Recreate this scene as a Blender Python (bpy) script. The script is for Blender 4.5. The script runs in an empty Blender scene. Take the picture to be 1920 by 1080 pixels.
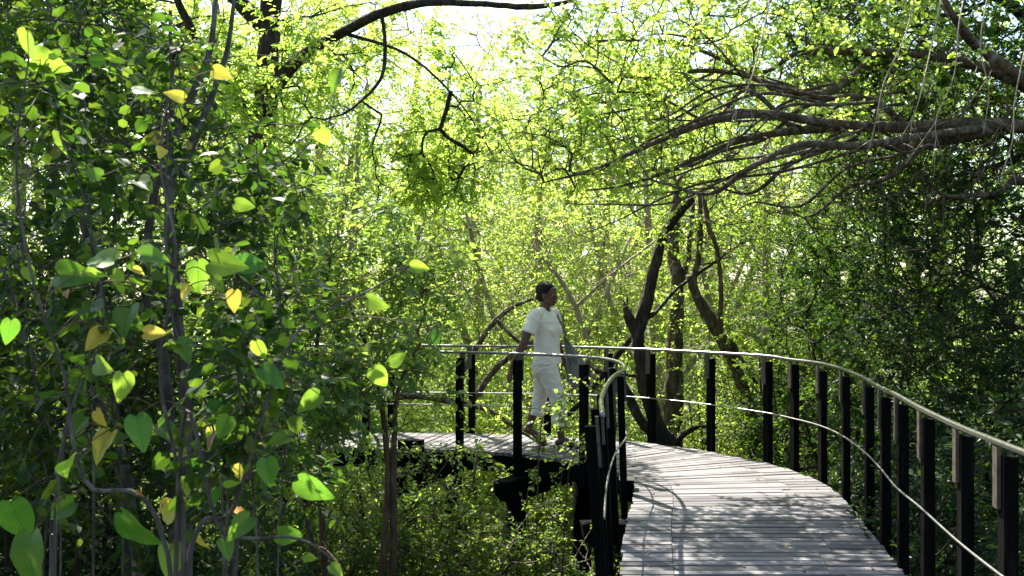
import bpy, math, random
import numpy as np
from mathutils import Vector
S = bpy.context.scene
COL = S.collection
R = math.radians
random.seed(7)
rng = np.random.default_rng(11)

# ------------------------------------------------------------------ camera, sky, sun, exposure
FPX = 1867.0            # focal length in pixels of the 1920 px wide photograph (35 mm on 36 mm)
EYE = 1.6
HOR = 550.0
cam_d = bpy.data.cameras.new('camera'); cam = bpy.data.objects.new('camera', cam_d); COL.objects.link(cam)
cam.location = (0, 0, EYE); cam.rotation_euler = (R(90) + math.atan((HOR - 540) / FPX), 0, 0)
cam_d.lens = 35; cam_d.sensor_width = 36; cam_d.clip_start = 0.05; cam_d.clip_end = 2000
cam_d.dof.use_dof = True; cam_d.dof.focus_distance = 10.2; cam_d.dof.aperture_fstop = 7.1
S.camera = cam
SUN_EL, SUN_AZ = R(52), R(-28)      # azimuth measured from +Y, negative = to the left
w = bpy.data.worlds.new('World'); S.world = w; w.use_nodes = True
nt = w.node_tree; bg = nt.nodes['Background']
sky = nt.nodes.new('ShaderNodeTexSky'); sky.sky_type = 'NISHITA'; sky.sun_disc = False
sky.sun_elevation = SUN_EL; sky.sun_rotation = SUN_AZ
sky.air_density = 1.0; sky.dust_density = 1.5; sky.ozone_density = 1.0
nt.links.new(sky.outputs[0], bg.inputs['Color']); bg.inputs['Strength'].default_value = 0.098
sd = Vector((math.sin(SUN_AZ) * math.cos(SUN_EL), math.cos(SUN_AZ) * math.cos(SUN_EL), math.sin(SUN_EL)))
sun_d = bpy.data.lights.new('sun', 'SUN'); sun_d.energy = 4.2; sun_d.angle = R(0.5); sun_d.color = (1, .945, .85)
sun = bpy.data.objects.new('sun', sun_d); COL.objects.link(sun)
sun.rotation_euler = (-sd).to_track_quat('-Z', 'Y').to_euler(); sun.location = sd * 40
S.view_settings.view_transform = 'Standard'; S.view_settings.look = 'None'
S.view_settings.exposure = 2.1; S.view_settings.gamma = 1.0
cy = S.cycles
cy.max_bounces = 7; cy.diffuse_bounces = 4; cy.glossy_bounces = 3; cy.transmission_bounces = 5
cy.caustics_reflective = False; cy.caustics_refractive = False; cy.sample_clamp_indirect = 6
cy.use_denoising = True

# ------------------------------------------------------------------ helpers
def P(px, py, d):
    """point seen at pixel (px,py) of the photograph, d metres ahead of the lens"""
    return np.array([(px - 960) / FPX * d, d, EYE + (HOR - py) / FPX * d])

def tag(o, label=None, cat=None, group=None, kind=None):
    if label: o['label'] = label
    if cat: o['category'] = cat
    if group: o['group'] = group
    if kind: o['kind'] = kind
    return o

def empty(name, loc, label=None, cat=None, group=None):
    o = bpy.data.objects.new(name, None); COL.objects.link(o); o.location = tuple(map(float, loc))
    o.empty_display_size = .1
    return tag(o, label, cat, group)

class MB:
    def __init__(s): s.v = []; s.q = []; s.t = []; s.r = []; s.n = 0
    def add(s, v, q=None, t=None, r=0.0):
        v = np.asarray(v, float).reshape(-1, 3)
        if q is not None and len(q): s.q.append(np.asarray(q, np.int64).reshape(-1, 4) + s.n)
        if t is not None and len(t): s.t.append(np.asarray(t, np.int64).reshape(-1, 3) + s.n)
        s.v.append(v); s.r.append(np.broadcast_to(np.asarray(r, float), (len(v),)).copy()); s.n += len(v)
    def box(s, c, sx, sy, sz, rz=0.0, r=0.0, tilt=None):
        b = np.array([[x, y, z] for z in (-.5, .5) for y in (-.5, .5) for x in (-.5, .5)]) * [sx, sy, sz]
        if tilt is not None: b = b + np.outer(b[:, 2], [tilt[0], tilt[1], 0])
        cz, sn = math.cos(rz), math.sin(rz)
        if tilt is not None:
            off = np.outer(b[:, 2] / 1.0, [0, 0, 0])
        b = np.stack([b[:, 0] * cz - b[:, 1] * sn, b[:, 0] * sn + b[:, 1] * cz, b[:, 2]], 1) + c
        s.add(b, [[0, 2, 3, 1], [4, 5, 7, 6], [0, 1, 5, 4], [2, 6, 7, 3], [0, 4, 6, 2], [1, 3, 7, 5]], r=r)
    def build(s, name, mat, parent=None, smooth=False, origin=None):
        me = bpy.data.meshes.new(name)
        v = np.concatenate(s.v) if s.v else np.zeros((0, 3))
        off = np.zeros(3)
        if parent is not None: off = np.array(parent.location) if parent.parent is None else np.array(parent.location) + np.array(parent.parent.location)
        elif origin is not None: off = np.asarray(origin, float)
        v = v - off
        nq = sum(len(x) for x in s.q); ntr = sum(len(x) for x in s.t)
        idx = []; 
        if nq: idx.append(np.concatenate(s.q).ravel())
        if ntr: idx.append(np.concatenate(s.t).ravel())
        idx = np.concatenate(idx) if idx else np.zeros(0, int)
        me.vertices.add(len(v)); me.vertices.foreach_set('co', v.astype(np.float32).ravel())
        me.loops.add(len(idx)); me.loops.foreach_set('vertex_index', idx.astype(np.int32))
        st = np.concatenate([np.arange(nq) * 4, nq * 4 + np.arange(ntr) * 3]).astype(np.int32)
        me.polygons.add(nq + ntr); me.polygons.foreach_set('loop_start', st)
        me.update(calc_edges=True)
        at = me.attributes.new('rnd', 'FLOAT', 'POINT'); at.data.foreach_set('value', np.concatenate(s.r).astype(np.float32))
        me.polygons.foreach_set('use_smooth', np.full(nq + ntr, bool(smooth)))
        me.materials.append(mat)
        o = bpy.data.objects.new(name, me); COL.objects.link(o)
        if parent is not None: o.parent = parent
        elif origin is not None: o.location = tuple(map(float, origin))
        return o

def unit(a): 
    a = np.asarray(a, float); return a / np.maximum(np.linalg.norm(a, axis=-1, keepdims=True), 1e-9)

def smooth_path(pts, n=6):
    p = np.asarray(pts, float)
    if len(p) < 3: 
        return np.array([p[0] + (p[-1] - p[0]) * t for t in np.linspace(0, 1, n + 1)])
    q = np.vstack([2 * p[0] - p[1], p, 2 * p[-1] - p[-2]]); out = []
    for i in range(1, len(q) - 2):
        for t in np.arange(n) / n:
            out.append(.5 * (2 * q[i] + (q[i + 1] - q[i - 1]) * t + (2 * q[i - 1] - 5 * q[i] + 4 * q[i + 1] - q[i + 2]) * t * t
                             + (-q[i - 1] + 3 * q[i] - 3 * q[i + 1] + q[i + 2]) * t ** 3))
    out.append(p[-1]); return np.array(out)

def tube(mb, pts, rad, sides=8, rough=0.0, r=0.0, cap=True, flat=None):
    p = np.asarray(pts, float); n = len(p)
    rad = np.interp(np.linspace(0, 1, n), np.linspace(0, 1, len(rad)), rad) if not np.isscalar(rad) else np.full(n, rad)
    d = unit(np.gradient(p, axis=0)); ref = np.array([.31, -.83, .46])
    u = np.cross(d[0], ref); u /= np.linalg.norm(u); V = []
    ph = rng.uniform(0, 6.28, 4)
    for i in range(n):
        u = u - d[i] * u.dot(d[i]); u /= np.linalg.norm(u); vv = np.cross(d[i], u)
        a = np.arange(sides) / sides * 2 * math.pi
        rr = rad[i] * (1 + rough * (np.sin(2 * a + ph[0] + i * .35) * .5 + np.sin(3 * a + ph[1] - i * .6) * .35 + rng.uniform(-.35, .35, sides)))
        if flat is not None: V.append(p[i] + np.outer(np.cos(a) * rr, u) + np.outer(np.sin(a) * rr * flat, vv))
        else: V.append(p[i] + np.outer(np.cos(a) * rr, u) + np.outer(np.sin(a) * rr, vv))
    V = np.concatenate(V); k = np.arange(sides); q = []
    for i in range(n - 1):
        a = i * sides + k; b = i * sides + (k + 1) % sides
        q.append(np.stack([a, b, b + sides, a + sides], 1))
    t = []
    if cap:
        V = np.vstack([V, p[0], p[-1]]); c0, c1 = len(V) - 2, len(V) - 1
        t = [[c0, (j + 1) % sides, j] for j in range(sides)] + [[c1, (n - 1) * sides + j, (n - 1) * sides + (j + 1) % sides] for j in range(sides)]
    mb.add(V, np.concatenate(q), t, r)

def segs(mb, A, B, ra, rb, sides=4, r=0.0):
    """many straight tapered twigs at once"""
    A = np.asarray(A); B = np.asarray(B); N = len(A)
    if not N: return
    d = unit(B - A); ref = np.where(np.abs(d @ np.array([.31, -.83, .46]))[:, None] > .9, [[1., 0, 0]], [[.31, -.83, .46]])
    u = unit(np.cross(d, ref)); v = np.cross(d, u)
    a = np.arange(sides) / sides * 2 * math.pi
    ca, sa = np.cos(a)[None, :, None], np.sin(a)[None, :, None]
    ring = u[:, None] * ca + v[:, None] * sa
    ra = np.broadcast_to(ra, (N,))[:, None, None]; rb = np.broadcast_to(rb, (N,))[:, None, None]
    V = np.concatenate([A[:, None] + ring * ra, B[:, None] + ring * rb], 1).reshape(-1, 3)
    k = np.arange(sides); q = np.stack([k, (k + 1) % sides, (k + 1) % sides + sides, k + sides], 1)
    q = (np.arange(N)[:, None, None] * 2 * sides + q[None]).reshape(-1, 4)
    mb.add(V, q, r=r)

# leaf templates: (verts, tris, quads); x along the leaf, y across, z up
T_SMALL = (np.array([[0, 0, 0], [.45, -.27, .07], [1, 0, -.04], [.45, .27, .07]]), [[0, 1, 2], [0, 2, 3]], None)
T_OVAL = (np.array([[0, 0, 0], [.28, -.24, .06], [.68, -.2, .05], [1, 0, -.1], [.68, .2, .05], [.28, .24, .06]]), None, [[0, 1, 2, 3], [0, 3, 4, 5]])
T_ROUND = (np.array([[0, 0, 0], [.25, -.36, .06], [.7, -.33, .05], [1, 0, -.06], [.7, .33, .05], [.25, .36, .06]]), None, [[0, 1, 2, 3], [0, 3, 4, 5]])

def leaves(mb, pos, axis, nrm, size, tpl, rnd):
    V, T, Q = tpl; a = unit(axis); n = unit(nrm - a * np.sum(nrm * a, 1, keepdims=True)); s = np.cross(n, a)
    sz = np.broadcast_to(size, (len(pos),))[:, None, None]
    X = pos[:, None] + sz * (V[None, :, 0:1] * a[:, None] + V[None, :, 1:2] * s[:, None] + V[None, :, 2:3] * n[:, None])
    m = len(V); base = (np.arange(len(pos)) * m)[:, None, None]
    q = (base + np.array(Q)[None]).reshape(-1, 4) if Q is not None else None
    t = (base + np.array(T)[None]).reshape(-1, 3) if T is not None else None
    mb.add(X.reshape(-1, 3), q, t, np.repeat(rnd, m))

def sprays(wood, leaf, org, dirs, length, nleaf, lsize, tpl, droop=.25, spread=.9, rnd0=None, flat=.6):
    """leafy twigs: org (N,3), dirs (N,3)"""
    N = len(org)
    if not N: return
    d = unit(dirs); L = length * rng.uniform(.55, 1.25, N)
    end = org + d * L[:, None] + np.array([0, 0, -1]) * (droop * L)[:, None] * rng.uniform(.2, 1.4, (N, 1))
    mid = org + d * (L * .5)[:, None] + np.array([0, 0, -1]) * (droop * L * .15)[:, None] + rng.normal(0, .03, (N, 3)) * L[:, None]
    if wood is not None:
        segs(wood, org, mid, .0035, .0025, 3); segs(wood, mid, end, .0025, .0012, 3)
    t = (np.arange(nleaf) + .6)[None] / nleaf + rng.uniform(-.4, .4, (N, nleaf)) / nleaf
    t = np.clip(t, .08, 1.02)[..., None]
    pos = (1 - t) ** 2 * org[:, None] + 2 * t * (1 - t) * mid[:, None] + t * t * end[:, None]
    tan = unit(end - mid)[:, None] * np.ones((1, nleaf, 1))
    side = unit(np.cross(tan, np.array([0, 0, 1.]) + rng.normal(0, .35, (N, 1, 3))))
    sg = np.where(np.arange(nleaf) % 2, 1., -1.)[None, :, None]
    ax = tan * .6 + side * sg * spread + rng.normal(0, .35, (N, nleaf, 3)) + np.array([0, 0, -.25])
    nr = np.array([0, 0, 1.]) * flat + rng.normal(0, .5, (N, nleaf, 3))
    if rnd0 is None: rnd0 = rng.uniform(0, 1, N)
    rr = np.clip(rnd0[:, None] * .6 + rng.uniform(0, 1, (N, nleaf)) * .4, 0, 1)
    sz = lsize * rng.uniform(.55, 1.3, (N, nleaf))
    leaves(leaf, pos.reshape(-1, 3), ax.reshape(-1, 3), nr.reshape(-1, 3), sz.ravel(), tpl, rr.ravel())

PH = rng.uniform(0, 6.28, (6, 3))
def clump(p, f=1.0):
    """cheap smooth 3-D noise, about -1..1"""
    q = p * f
    return (np.sin(q[:, 0] * 1.9 + PH[0, 0] + 1.3 * np.sin(q[:, 1] * 1.1 + PH[1, 0])) + np.sin(q[:, 1] * 1.7 + PH[0, 1] + 1.2 * np.sin(q[:, 2] * 1.3 + PH[1, 1]))
            + np.sin(q[:, 2] * 2.1 + PH[0, 2] + 1.1 * np.sin(q[:, 0] * 1.5 + PH[1, 2])) + .6 * np.sin(q[:, 0] * 4.1 + q[:, 2] * 3.3 + PH[2, 0]) * np.sin(q[:, 1] * 3.7 + PH[2, 1])) / 3.2

def fill(c, r, n, gap=0.0, f=1.0, shell=0.0):
    out = []; tot = 0; k = 0
    while tot < n and k < 60:
        k += 1
        p = rng.normal(0, 1, (n * 2, 3)); p = unit(p) * (rng.uniform(shell ** 3, 1, (n * 2, 1)) ** (1 / 3)); p = p * np.asarray(r) + np.asarray(c)
        if gap > -1: p = p[clump(p, f) > gap + rng.normal(0, .15, len(p))]
        p = p[p[:, 2] > GZ + .05]
        out.append(p); tot += len(p)
    return np.concatenate(out)[:n] if out else np.zeros((0, 3))

def skeleton(limbs, targets, step=.28, wob=.06, sag=0.0):
    """grow branches from the limbs to every target; returns node arrays"""
    pos = []; par = []
    for L in limbs:
        for i, p in enumerate(L): pos.append(p); par.append(-1 if i == 0 else len(pos) - 2)
    nl = len(pos)
    pos = [np.asarray(x, float) for x in pos]
    cap = nl + len(targets) * 14 + 10
    A = np.zeros((cap, 3)); A[:nl] = pos; parent = np.full(cap, -1); parent[:nl] = par; n = nl
    if len(targets):
        D = np.min(np.linalg.norm(targets[:, None] - A[None, :nl], axis=2), axis=1)
        for i in np.argsort(D):
            t = targets[i]; dd = A[:n] - t; ds = np.sqrt((dd * dd).sum(1)) + 1e-4
            cost = ds * (1 + .35 * np.maximum(0, dd[:, 2] / ds))    # branches prefer to leave from below
            j = int(np.argmin(cost)); a = A[j]; L = ds[j]; k = int(min(12, max(1, round(L / step))))
            bow = rng.normal(0, wob * L, 3) + np.array([0, 0, sag * L])
            last = j
            for m in range(1, k + 1):
                u = m / k; q = a + (t - a) * u + bow * math.sin(u * math.pi) + (rng.normal(0, .02 + wob * .12, 3) if m < k else 0)
                A[n] = q; parent[n] = last; last = n; n += 1
    A, parent = A[:n], parent[:n]
    for _ in range(3):
        sm = np.zeros((n, 3)); ct = np.zeros(n); i = np.arange(nl, n)
        np.add.at(sm, parent[i], A[i]); np.add.at(ct, parent[i], 1)
        m = i[ct[i] > 0]; A = A.copy(); A[m] = .4 * A[m] + .3 * A[parent[m]] + .3 * sm[m] / ct[m][:, None]
    return A, parent, nl

def radii(parent, nl, rtip=.0045, ex=.40, rmax=.06):
    n = len(parent); cnt = np.zeros(n); has = np.zeros(n, bool)
    has[parent[parent >= 0]] = True
    cnt[~has] = 1
    for i in range(n - 1, nl - 1, -1):
        if parent[i] >= 0: cnt[parent[i]] += cnt[i]
    return np.minimum(rtip * np.maximum(cnt, 1) ** ex, rmax)

# ------------------------------------------------------------------ materials
def new_mat(name):
    m = bpy.data.materials.new(name); m.use_nodes = True; n = m.node_tree
    return m, n, n.nodes, n.links, n.nodes['Principled BSDF'], n.nodes['Material Output']

def ramp(nodes, stops):
    r = nodes.new('ShaderNodeValToRGB'); e = r.color_ramp.elements
    while len(e) < len(stops): e.new(.5)
    for x, (p, c) in zip(e, stops): x.position = p; x.color = (*c, 1)
    return r

def leaf_mat(name, cols, tcols, trans=.45, rough=.48, spec=.3):
    m, n, N, L, b, out = new_mat(name)
    at = N.new('ShaderNodeAttribute'); at.attribute_name = 'rnd'
    r1 = ramp(N, cols); r2 = ramp(N, tcols)
    L.new(at.outputs['Fac'], r1.inputs[0]); L.new(at.outputs['Fac'], r2.inputs[0])
    b.inputs['Roughness'].default_value = rough; b.inputs['Specular IOR Level'].default_value = spec
    L.new(r1.outputs[0], b.inputs['Base Color'])
    t = N.new('ShaderNodeBsdfTranslucent'); L.new(r2.outputs[0], t.inputs['Color'])
    mx = N.new('ShaderNodeMixShader'); mx.inputs[0].default_value = trans
    L.new(b.outputs[0], mx.inputs[1]); L.new(t.outputs[0], mx.inputs[2]); L.new(mx.outputs[0], out.inputs['Surface'])
    return m

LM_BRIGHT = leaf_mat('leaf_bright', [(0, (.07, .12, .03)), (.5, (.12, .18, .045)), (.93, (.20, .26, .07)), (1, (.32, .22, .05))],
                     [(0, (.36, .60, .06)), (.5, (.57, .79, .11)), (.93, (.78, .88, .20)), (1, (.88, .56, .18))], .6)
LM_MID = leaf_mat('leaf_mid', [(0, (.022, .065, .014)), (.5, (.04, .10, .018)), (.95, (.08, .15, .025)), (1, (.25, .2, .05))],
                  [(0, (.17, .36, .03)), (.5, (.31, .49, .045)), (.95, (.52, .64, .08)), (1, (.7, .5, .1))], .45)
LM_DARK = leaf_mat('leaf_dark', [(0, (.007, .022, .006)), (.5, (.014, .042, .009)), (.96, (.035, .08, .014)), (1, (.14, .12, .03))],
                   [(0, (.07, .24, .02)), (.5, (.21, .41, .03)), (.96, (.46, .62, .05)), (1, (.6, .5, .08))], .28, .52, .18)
LM_SILVER = leaf_mat('leaf_silver', [(0, (.055, .12, .04)), (.5, (.095, .17, .06)), (1, (.17, .25, .10))],
                     [(0, (.26, .46, .06)), (.5, (.46, .64, .09)), (1, (.66, .76, .16))], .45, .5, .5)

LM_DARK_SHADED = leaf_mat('leaf_dark_shaded', [(0, (.006, .018, .005)), (.5, (.012, .034, .008)), (.96, (.03, .065, .012)), (1, (.12, .10, .03))],
                   [(0, (.05, .18, .02)), (.5, (.12, .32, .03)), (1, (.30, .50, .05))], .13, .42, .22)  # copy of the dark leaf with the corners' deep shade put into its colour

def big_leaf_mat(name, c1, c2, t1, t2):
    """broad leaf with veins; uses the UV map"""
    m, n, N, L, b, out = new_mat(name)
    at = N.new('ShaderNodeAttribute'); at.attribute_name = 'rnd'
    uv = N.new('ShaderNodeUVMap'); uv.uv_map = 'UVMap'
    sp = N.new('ShaderNodeSeparateXYZ'); L.new(uv.outputs[0], sp.inputs[0])
    # side veins: lines of u - k|v|
    ab = N.new('ShaderNodeMath'); ab.operation = 'ABSOLUTE'; L.new(sp.outputs[1], ab.inputs[0])
    mu = N.new('ShaderNodeMath'); mu.operation = 'MULTIPLY_ADD'; L.new(ab.outputs[0], mu.inputs[0]); mu.inputs[1].default_value = -.8; L.new(sp.outputs[0], mu.inputs[2])
    fr = N.new('ShaderNodeMath'); fr.operation = 'MULTIPLY'; L.new(mu.outputs[0], fr.inputs[0]); fr.inputs[1].default_value = 8
    f2 = N.new('ShaderNodeMath'); f2.operation = 'FRACT'; L.new(fr.outputs[0], f2.inputs[0])
    lt = N.new('ShaderNodeMath'); lt.operation = 'LESS_THAN'; L.new(f2.outputs[0], lt.inputs[0]); lt.inputs[1].default_value = .13
    l2 = N.new('ShaderNodeMath'); l2.operation = 'LESS_THAN'; L.new(ab.outputs[0], l2.inputs[0]); l2.inputs[1].default_value = .02
    vn = N.new('ShaderNodeMath'); vn.operation = 'MAXIMUM'; L.new(lt.outputs[0], vn.inputs[0]); L.new(l2.outputs[0], vn.inputs[1])
    nz = N.new('ShaderNodeTexNoise'); nz.inputs['Scale'].default_value = 28; tc = N.new('ShaderNodeTexCoord'); L.new(tc.outputs['Object'], nz.inputs['Vector'])
    sm = N.new('ShaderNodeMath'); sm.operation = 'MULTIPLY_ADD'; L.new(nz.outputs[0], sm.inputs[0]); sm.inputs[1].default_value = .5; L.new(at.outputs['Fac'], sm.inputs[2])
    def two(a, c):
        x = ramp(N, [(.25, a), (1.1 if False else 1.0, c)]); L.new(sm.outputs[0], x.inputs[0]); return x
    k1 = two(c1, c2); k2 = two(t1, t2)
    def vein(src, amt):
        mxr = N.new('ShaderNodeMix'); mxr.data_type = 'RGBA'; mxr.blend_type = 'MULTIPLY'
        f = N.new('ShaderNodeMath'); f.operation = 'MULTIPLY'; L.new(vn.outputs[0], f.inputs[0]); f.inputs[1].default_value = amt
        L.new(f.outputs[0], mxr.inputs[0]); L.new(src.outputs[0], mxr.inputs[6]); mxr.inputs[7].default_value = (.45, .5, .4, 1); return mxr
    v2 = vein(k2, .8)
    L.new(k1.outputs[0], b.inputs['Base Color']); b.inputs['Roughness'].default_value = .4; b.inputs['Specular IOR Level'].default_value = .4
    bp = N.new('ShaderNodeBump'); bp.inputs['Strength'].default_value = .35; bp.inputs['Distance'].default_value = .004; bp.invert = True
    L.new(vn.outputs[0], bp.inputs['Height']); L.new(bp.outputs[0], b.inputs['Normal'])
    t = N.new('ShaderNodeBsdfTranslucent'); L.new(v2.outputs[2], t.inputs['Color'])
    mx = N.new('ShaderNodeMixShader'); mx.inputs[0].default_value = .5
    L.new(b.outputs[0], mx.inputs[1]); L.new(t.outputs[0], mx.inputs[2]); L.new(mx.outputs[0], out.inputs['Surface'])
    return m
BL_GREEN = big_leaf_mat('broad_leaf_green', (.035, .12, .025), (.08, .17, .03), (.14, .40, .03), (.45, .68, .06))
BL_YELLOW = big_leaf_mat('broad_leaf_yellow', (.40, .36, .05), (.55, .42, .06), (.75, .72, .08), (.80, .62, .09))
BL_DRY = big_leaf_mat('broad_leaf_dry', (.25, .13, .05), (.36, .18, .06), (.6, .30, .08), (.7, .4, .12))

def bark_mat(name, c0, c1, c2, scale=14, bump=.6, lichen=0.0):
    m, n, N, L, b, out = new_mat(name)
    tc = N.new('ShaderNodeTexCoord'); mp = N.new('ShaderNodeMapping'); L.new(tc.outputs['Object'], mp.inputs[0]); mp.inputs['Scale'].default_value = (1, 1, .3)
    nz = N.new('ShaderNodeTexNoise'); nz.inputs['Scale'].default_value = scale; nz.inputs['Detail'].default_value = 6; L.new(mp.outputs[0], nz.inputs[0])
    r = ramp(N, [(.3, c0), (.55, c1), (.75, c2)]); L.new(nz.outputs[0], r.inputs[0])
    src = r.outputs[0]
    if lichen:
        n2 = N.new('ShaderNodeTexNoise'); n2.inputs['Scale'].default_value = 9; n2.inputs['Detail'].default_value = 4; L.new(tc.outputs['Object'], n2.inputs[0])
        rr = ramp(N, [(.56, (0, 0, 0)), (.64, (lichen,) * 3)]); L.new(n2.outputs[0], rr.inputs[0])
        mx = N.new('ShaderNodeMix'); mx.data_type = 'RGBA'; L.new(rr.outputs[0], mx.inputs[0]); L.new(src, mx.inputs[6]); mx.inputs[7].default_value = (.32, .33, .27, 1); src = mx.outputs[2]
    L.new(src, b.inputs['Base Color']); b.inputs['Roughness'].default_value = .85
    b.inputs['Specular IOR Level'].default_value = .2
    vo = N.new('ShaderNodeTexVoronoi'); vo.inputs['Scale'].default_value = scale * 2.2; L.new(mp.outputs[0], vo.inputs[0])
    ad = N.new('ShaderNodeMath'); ad.operation = 'ADD'; L.new(nz.outputs[0], ad.inputs[0]); L.new(vo.outputs[0], ad.inputs[1])
    bp = N.new('ShaderNodeBump'); bp.inputs['Strength'].default_value = bump; bp.inputs['Distance'].default_value = .02
    L.new(ad.outputs[0], bp.inputs['Height']); L.new(bp.outputs[0], b.inputs['Normal'])
    return m
BARK_DARK = bark_mat('bark_dark', (.018, .014, .011), (.045, .034, .026), (.10, .075, .055), 16, .8)
BARK_BROWN = bark_mat('bark_brown', (.04, .028, .018), (.10, .074, .046), (.20, .155, .10), 18, .9, .35)
BARK_GREY = bark_mat('bark_grey', (.05, .042, .038), (.11, .095, .085), (.20, .18, .16), 18, .5, .3)
BARK_RED = bark_mat('bark_red', (.06, .035, .022), (.12, .075, .045), (.2, .13, .08), 18, .5)
BARK_PALE = bark_mat('bark_pale', (.20, .16, .11), (.34, .28, .2), (.48, .42, .33), 20, .3)

def timber_black():
    m, n, N, L, b, out = new_mat('black_timber')
    tc = N.new('ShaderNodeTexCoord'); mp = N.new('ShaderNodeMapping'); mp.inputs['Scale'].default_value = (40, 40, 2.5); L.new(tc.outputs['Object'], mp.inputs[0])
    nz = N.new('ShaderNodeTexNoise'); nz.inputs['Scale'].default_value = 1; nz.inputs['Detail'].default_value = 5; L.new(mp.outputs[0], nz.inputs[0])
    r = ramp(N, [(.35, (.002, .002, .0022)), (.62, (.004, .004, .004)), (.8, (.018, .016, .015))]); L.new(nz.outputs[0], r.inputs[0])
    L.new(r.outputs[0], b.inputs['Base Color']); b.inputs['Roughness'].default_value = .8; b.inputs['Specular IOR Level'].default_value = .05
    bp = N.new('ShaderNodeBump'); bp.inputs['Strength'].default_value = .5; bp.inputs['Distance'].default_value = .004
    L.new(nz.outputs[0], bp.inputs['Height']); L.new(bp.outputs[0], b.inputs['Normal']); return m
M_BLACK = timber_black()

def deck_wood():
    m, n, N, L, b, out = new_mat('weathered_deck_wood')
    at = N.new('ShaderNodeAttribute'); at.attribute_name = 'rnd'
    uv = N.new('ShaderNodeUVMap'); uv.uv_map = 'UVMap'
    mp = N.new('ShaderNodeMapping'); mp.inputs['Scale'].default_value = (2.2, 60, 1); L.new(uv.outputs[0], mp.inputs[0])
    nz = N.new('ShaderNodeTexNoise'); nz.inputs['Scale'].default_value = 1; nz.inputs['Detail'].default_value = 8; nz.inputs['Roughness'].default_value = .65; L.new(mp.outputs[0], nz.inputs[0])
    tc = N.new('ShaderNodeTexCoord'); n2 = N.new('ShaderNodeTexNoise'); n2.inputs['Scale'].default_value = 2.3; n2.inputs['Detail'].default_value = 6; L.new(tc.outputs['Object'], n2.inputs[0])
    a = N.new('ShaderNodeMath'); a.operation = 'MULTIPLY_ADD'; L.new(at.outputs['Fac'], a.inputs[0]); a.inputs[1].default_value = .34; L.new(nz.outputs[0], a.inputs[2])
    a2 = N.new('ShaderNodeMath'); a2.operation = 'MULTIPLY_ADD'; L.new(n2.outputs[0], a2.inputs[0]); a2.inputs[1].default_value = .5; L.new(a.outputs[0], a2.inputs[2])
    r = ramp(N, [(.45, (.028, .026, .027)), (.8, (.10, .093, .095)), (1.0, (.20, .188, .19))]); L.new(a2.outputs[0], r.inputs[0])
    mp.vector_type = 'POINT'
    L.new(r.outputs[0], b.inputs['Base Color']); b.inputs['Roughness'].default_value = .62; b.inputs['Specular IOR Level'].default_value = .35
    bp = N.new('ShaderNodeBump'); bp.inputs['Strength'].default_value = .5; bp.inputs['Distance'].default_value = .003
    L.new(nz.outputs[0], bp.inputs['Height']); L.new(bp.outputs[0], b.inputs['Normal']); return m
M_DECK = deck_wood()

def simple(name, col, rough=.6, metal=0.0, spec=.4, nscale=0, namt=.2, bump=0.0, bscale=60):
    m, n, N, L, b, out = new_mat(name)
    b.inputs['Base Color'].default_value = (*col, 1); b.inputs['Roughness'].default_value = rough; b.inputs['Metallic'].default_value = metal
    b.inputs['Specular IOR Level'].default_value = spec
    tc = N.new('ShaderNodeTexCoord')
    if nscale:
        nz = N.new('ShaderNodeTexNoise'); nz.inputs['Scale'].default_value = nscale; nz.inputs['Detail'].default_value = 5; L.new(tc.outputs['Object'], nz.inputs[0])
        r = ramp(N, [(.3, tuple(c * (1 - namt) for c in col)), (.7, tuple(min(1, c * (1 + namt)) for c in col))]); L.new(nz.outputs[0], r.inputs[0]); L.new(r.outputs[0], b.inputs['Base Color'])
    if bump:
        nb = N.new('ShaderNodeTexNoise'); nb.inputs['Scale'].default_value = bscale; nb.inputs['Detail'].default_value = 4; L.new(tc.outputs['Object'], nb.inputs[0])
        bp = N.new('ShaderNodeBump'); bp.inputs['Strength'].default_value = bump; bp.inputs['Distance'].default_value = .01
        L.new(nb.outputs[0], bp.inputs['Height']); L.new(bp.outputs[0], b.inputs['Normal'])
    return m
M_STEEL = simple('galvanised_steel', (.22, .215, .205), .30, .95, .5, 30, .25)
M_CABLE = simple('steel_rod', (.30, .29, .28), .38, .9, .5, 30, .2)
M_BRACKET = simple('bracket_steel', (.09, .075, .06), .55, .4, .4, 25, .35)
M_SKIN = simple('skin', (.11, .045, .026), .5, 0, .45, 30, .12)
M_HAIR = simple('hair', (.006, .005, .006), .6, 0, .25, 90, .4, .8, 160)
M_SHIRT = simple('shirt_cotton', (.82, .755, .68), .85, 0, .2, 90, .05, .35, 26)
M_TROUSER = simple('trouser_cotton', (.78, .705, .625), .85, 0, .2, 60, .05, .5, 18)
M_BAG = simple('canvas', (.17, .17, .15), .9, 0, .15, 200, .15, .3, 300)
M_INK = simple('ink', (.03, .03, .03), .8)
M_SANDAL = simple('sandal', (.05, .035, .03), .6)
M_BADGE = simple('badge', (.42, .40, .38), .35, .6)
M_BUTTON = simple('button', (.5, .46, .4), .4)
M_EYE = simple('eye_white', (.55, .5, .46), .2)
M_PUPIL = simple('pupil', (.01, .007, .005), .15)
M_LIP = simple('lip', (.10, .035, .03), .4)

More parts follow.
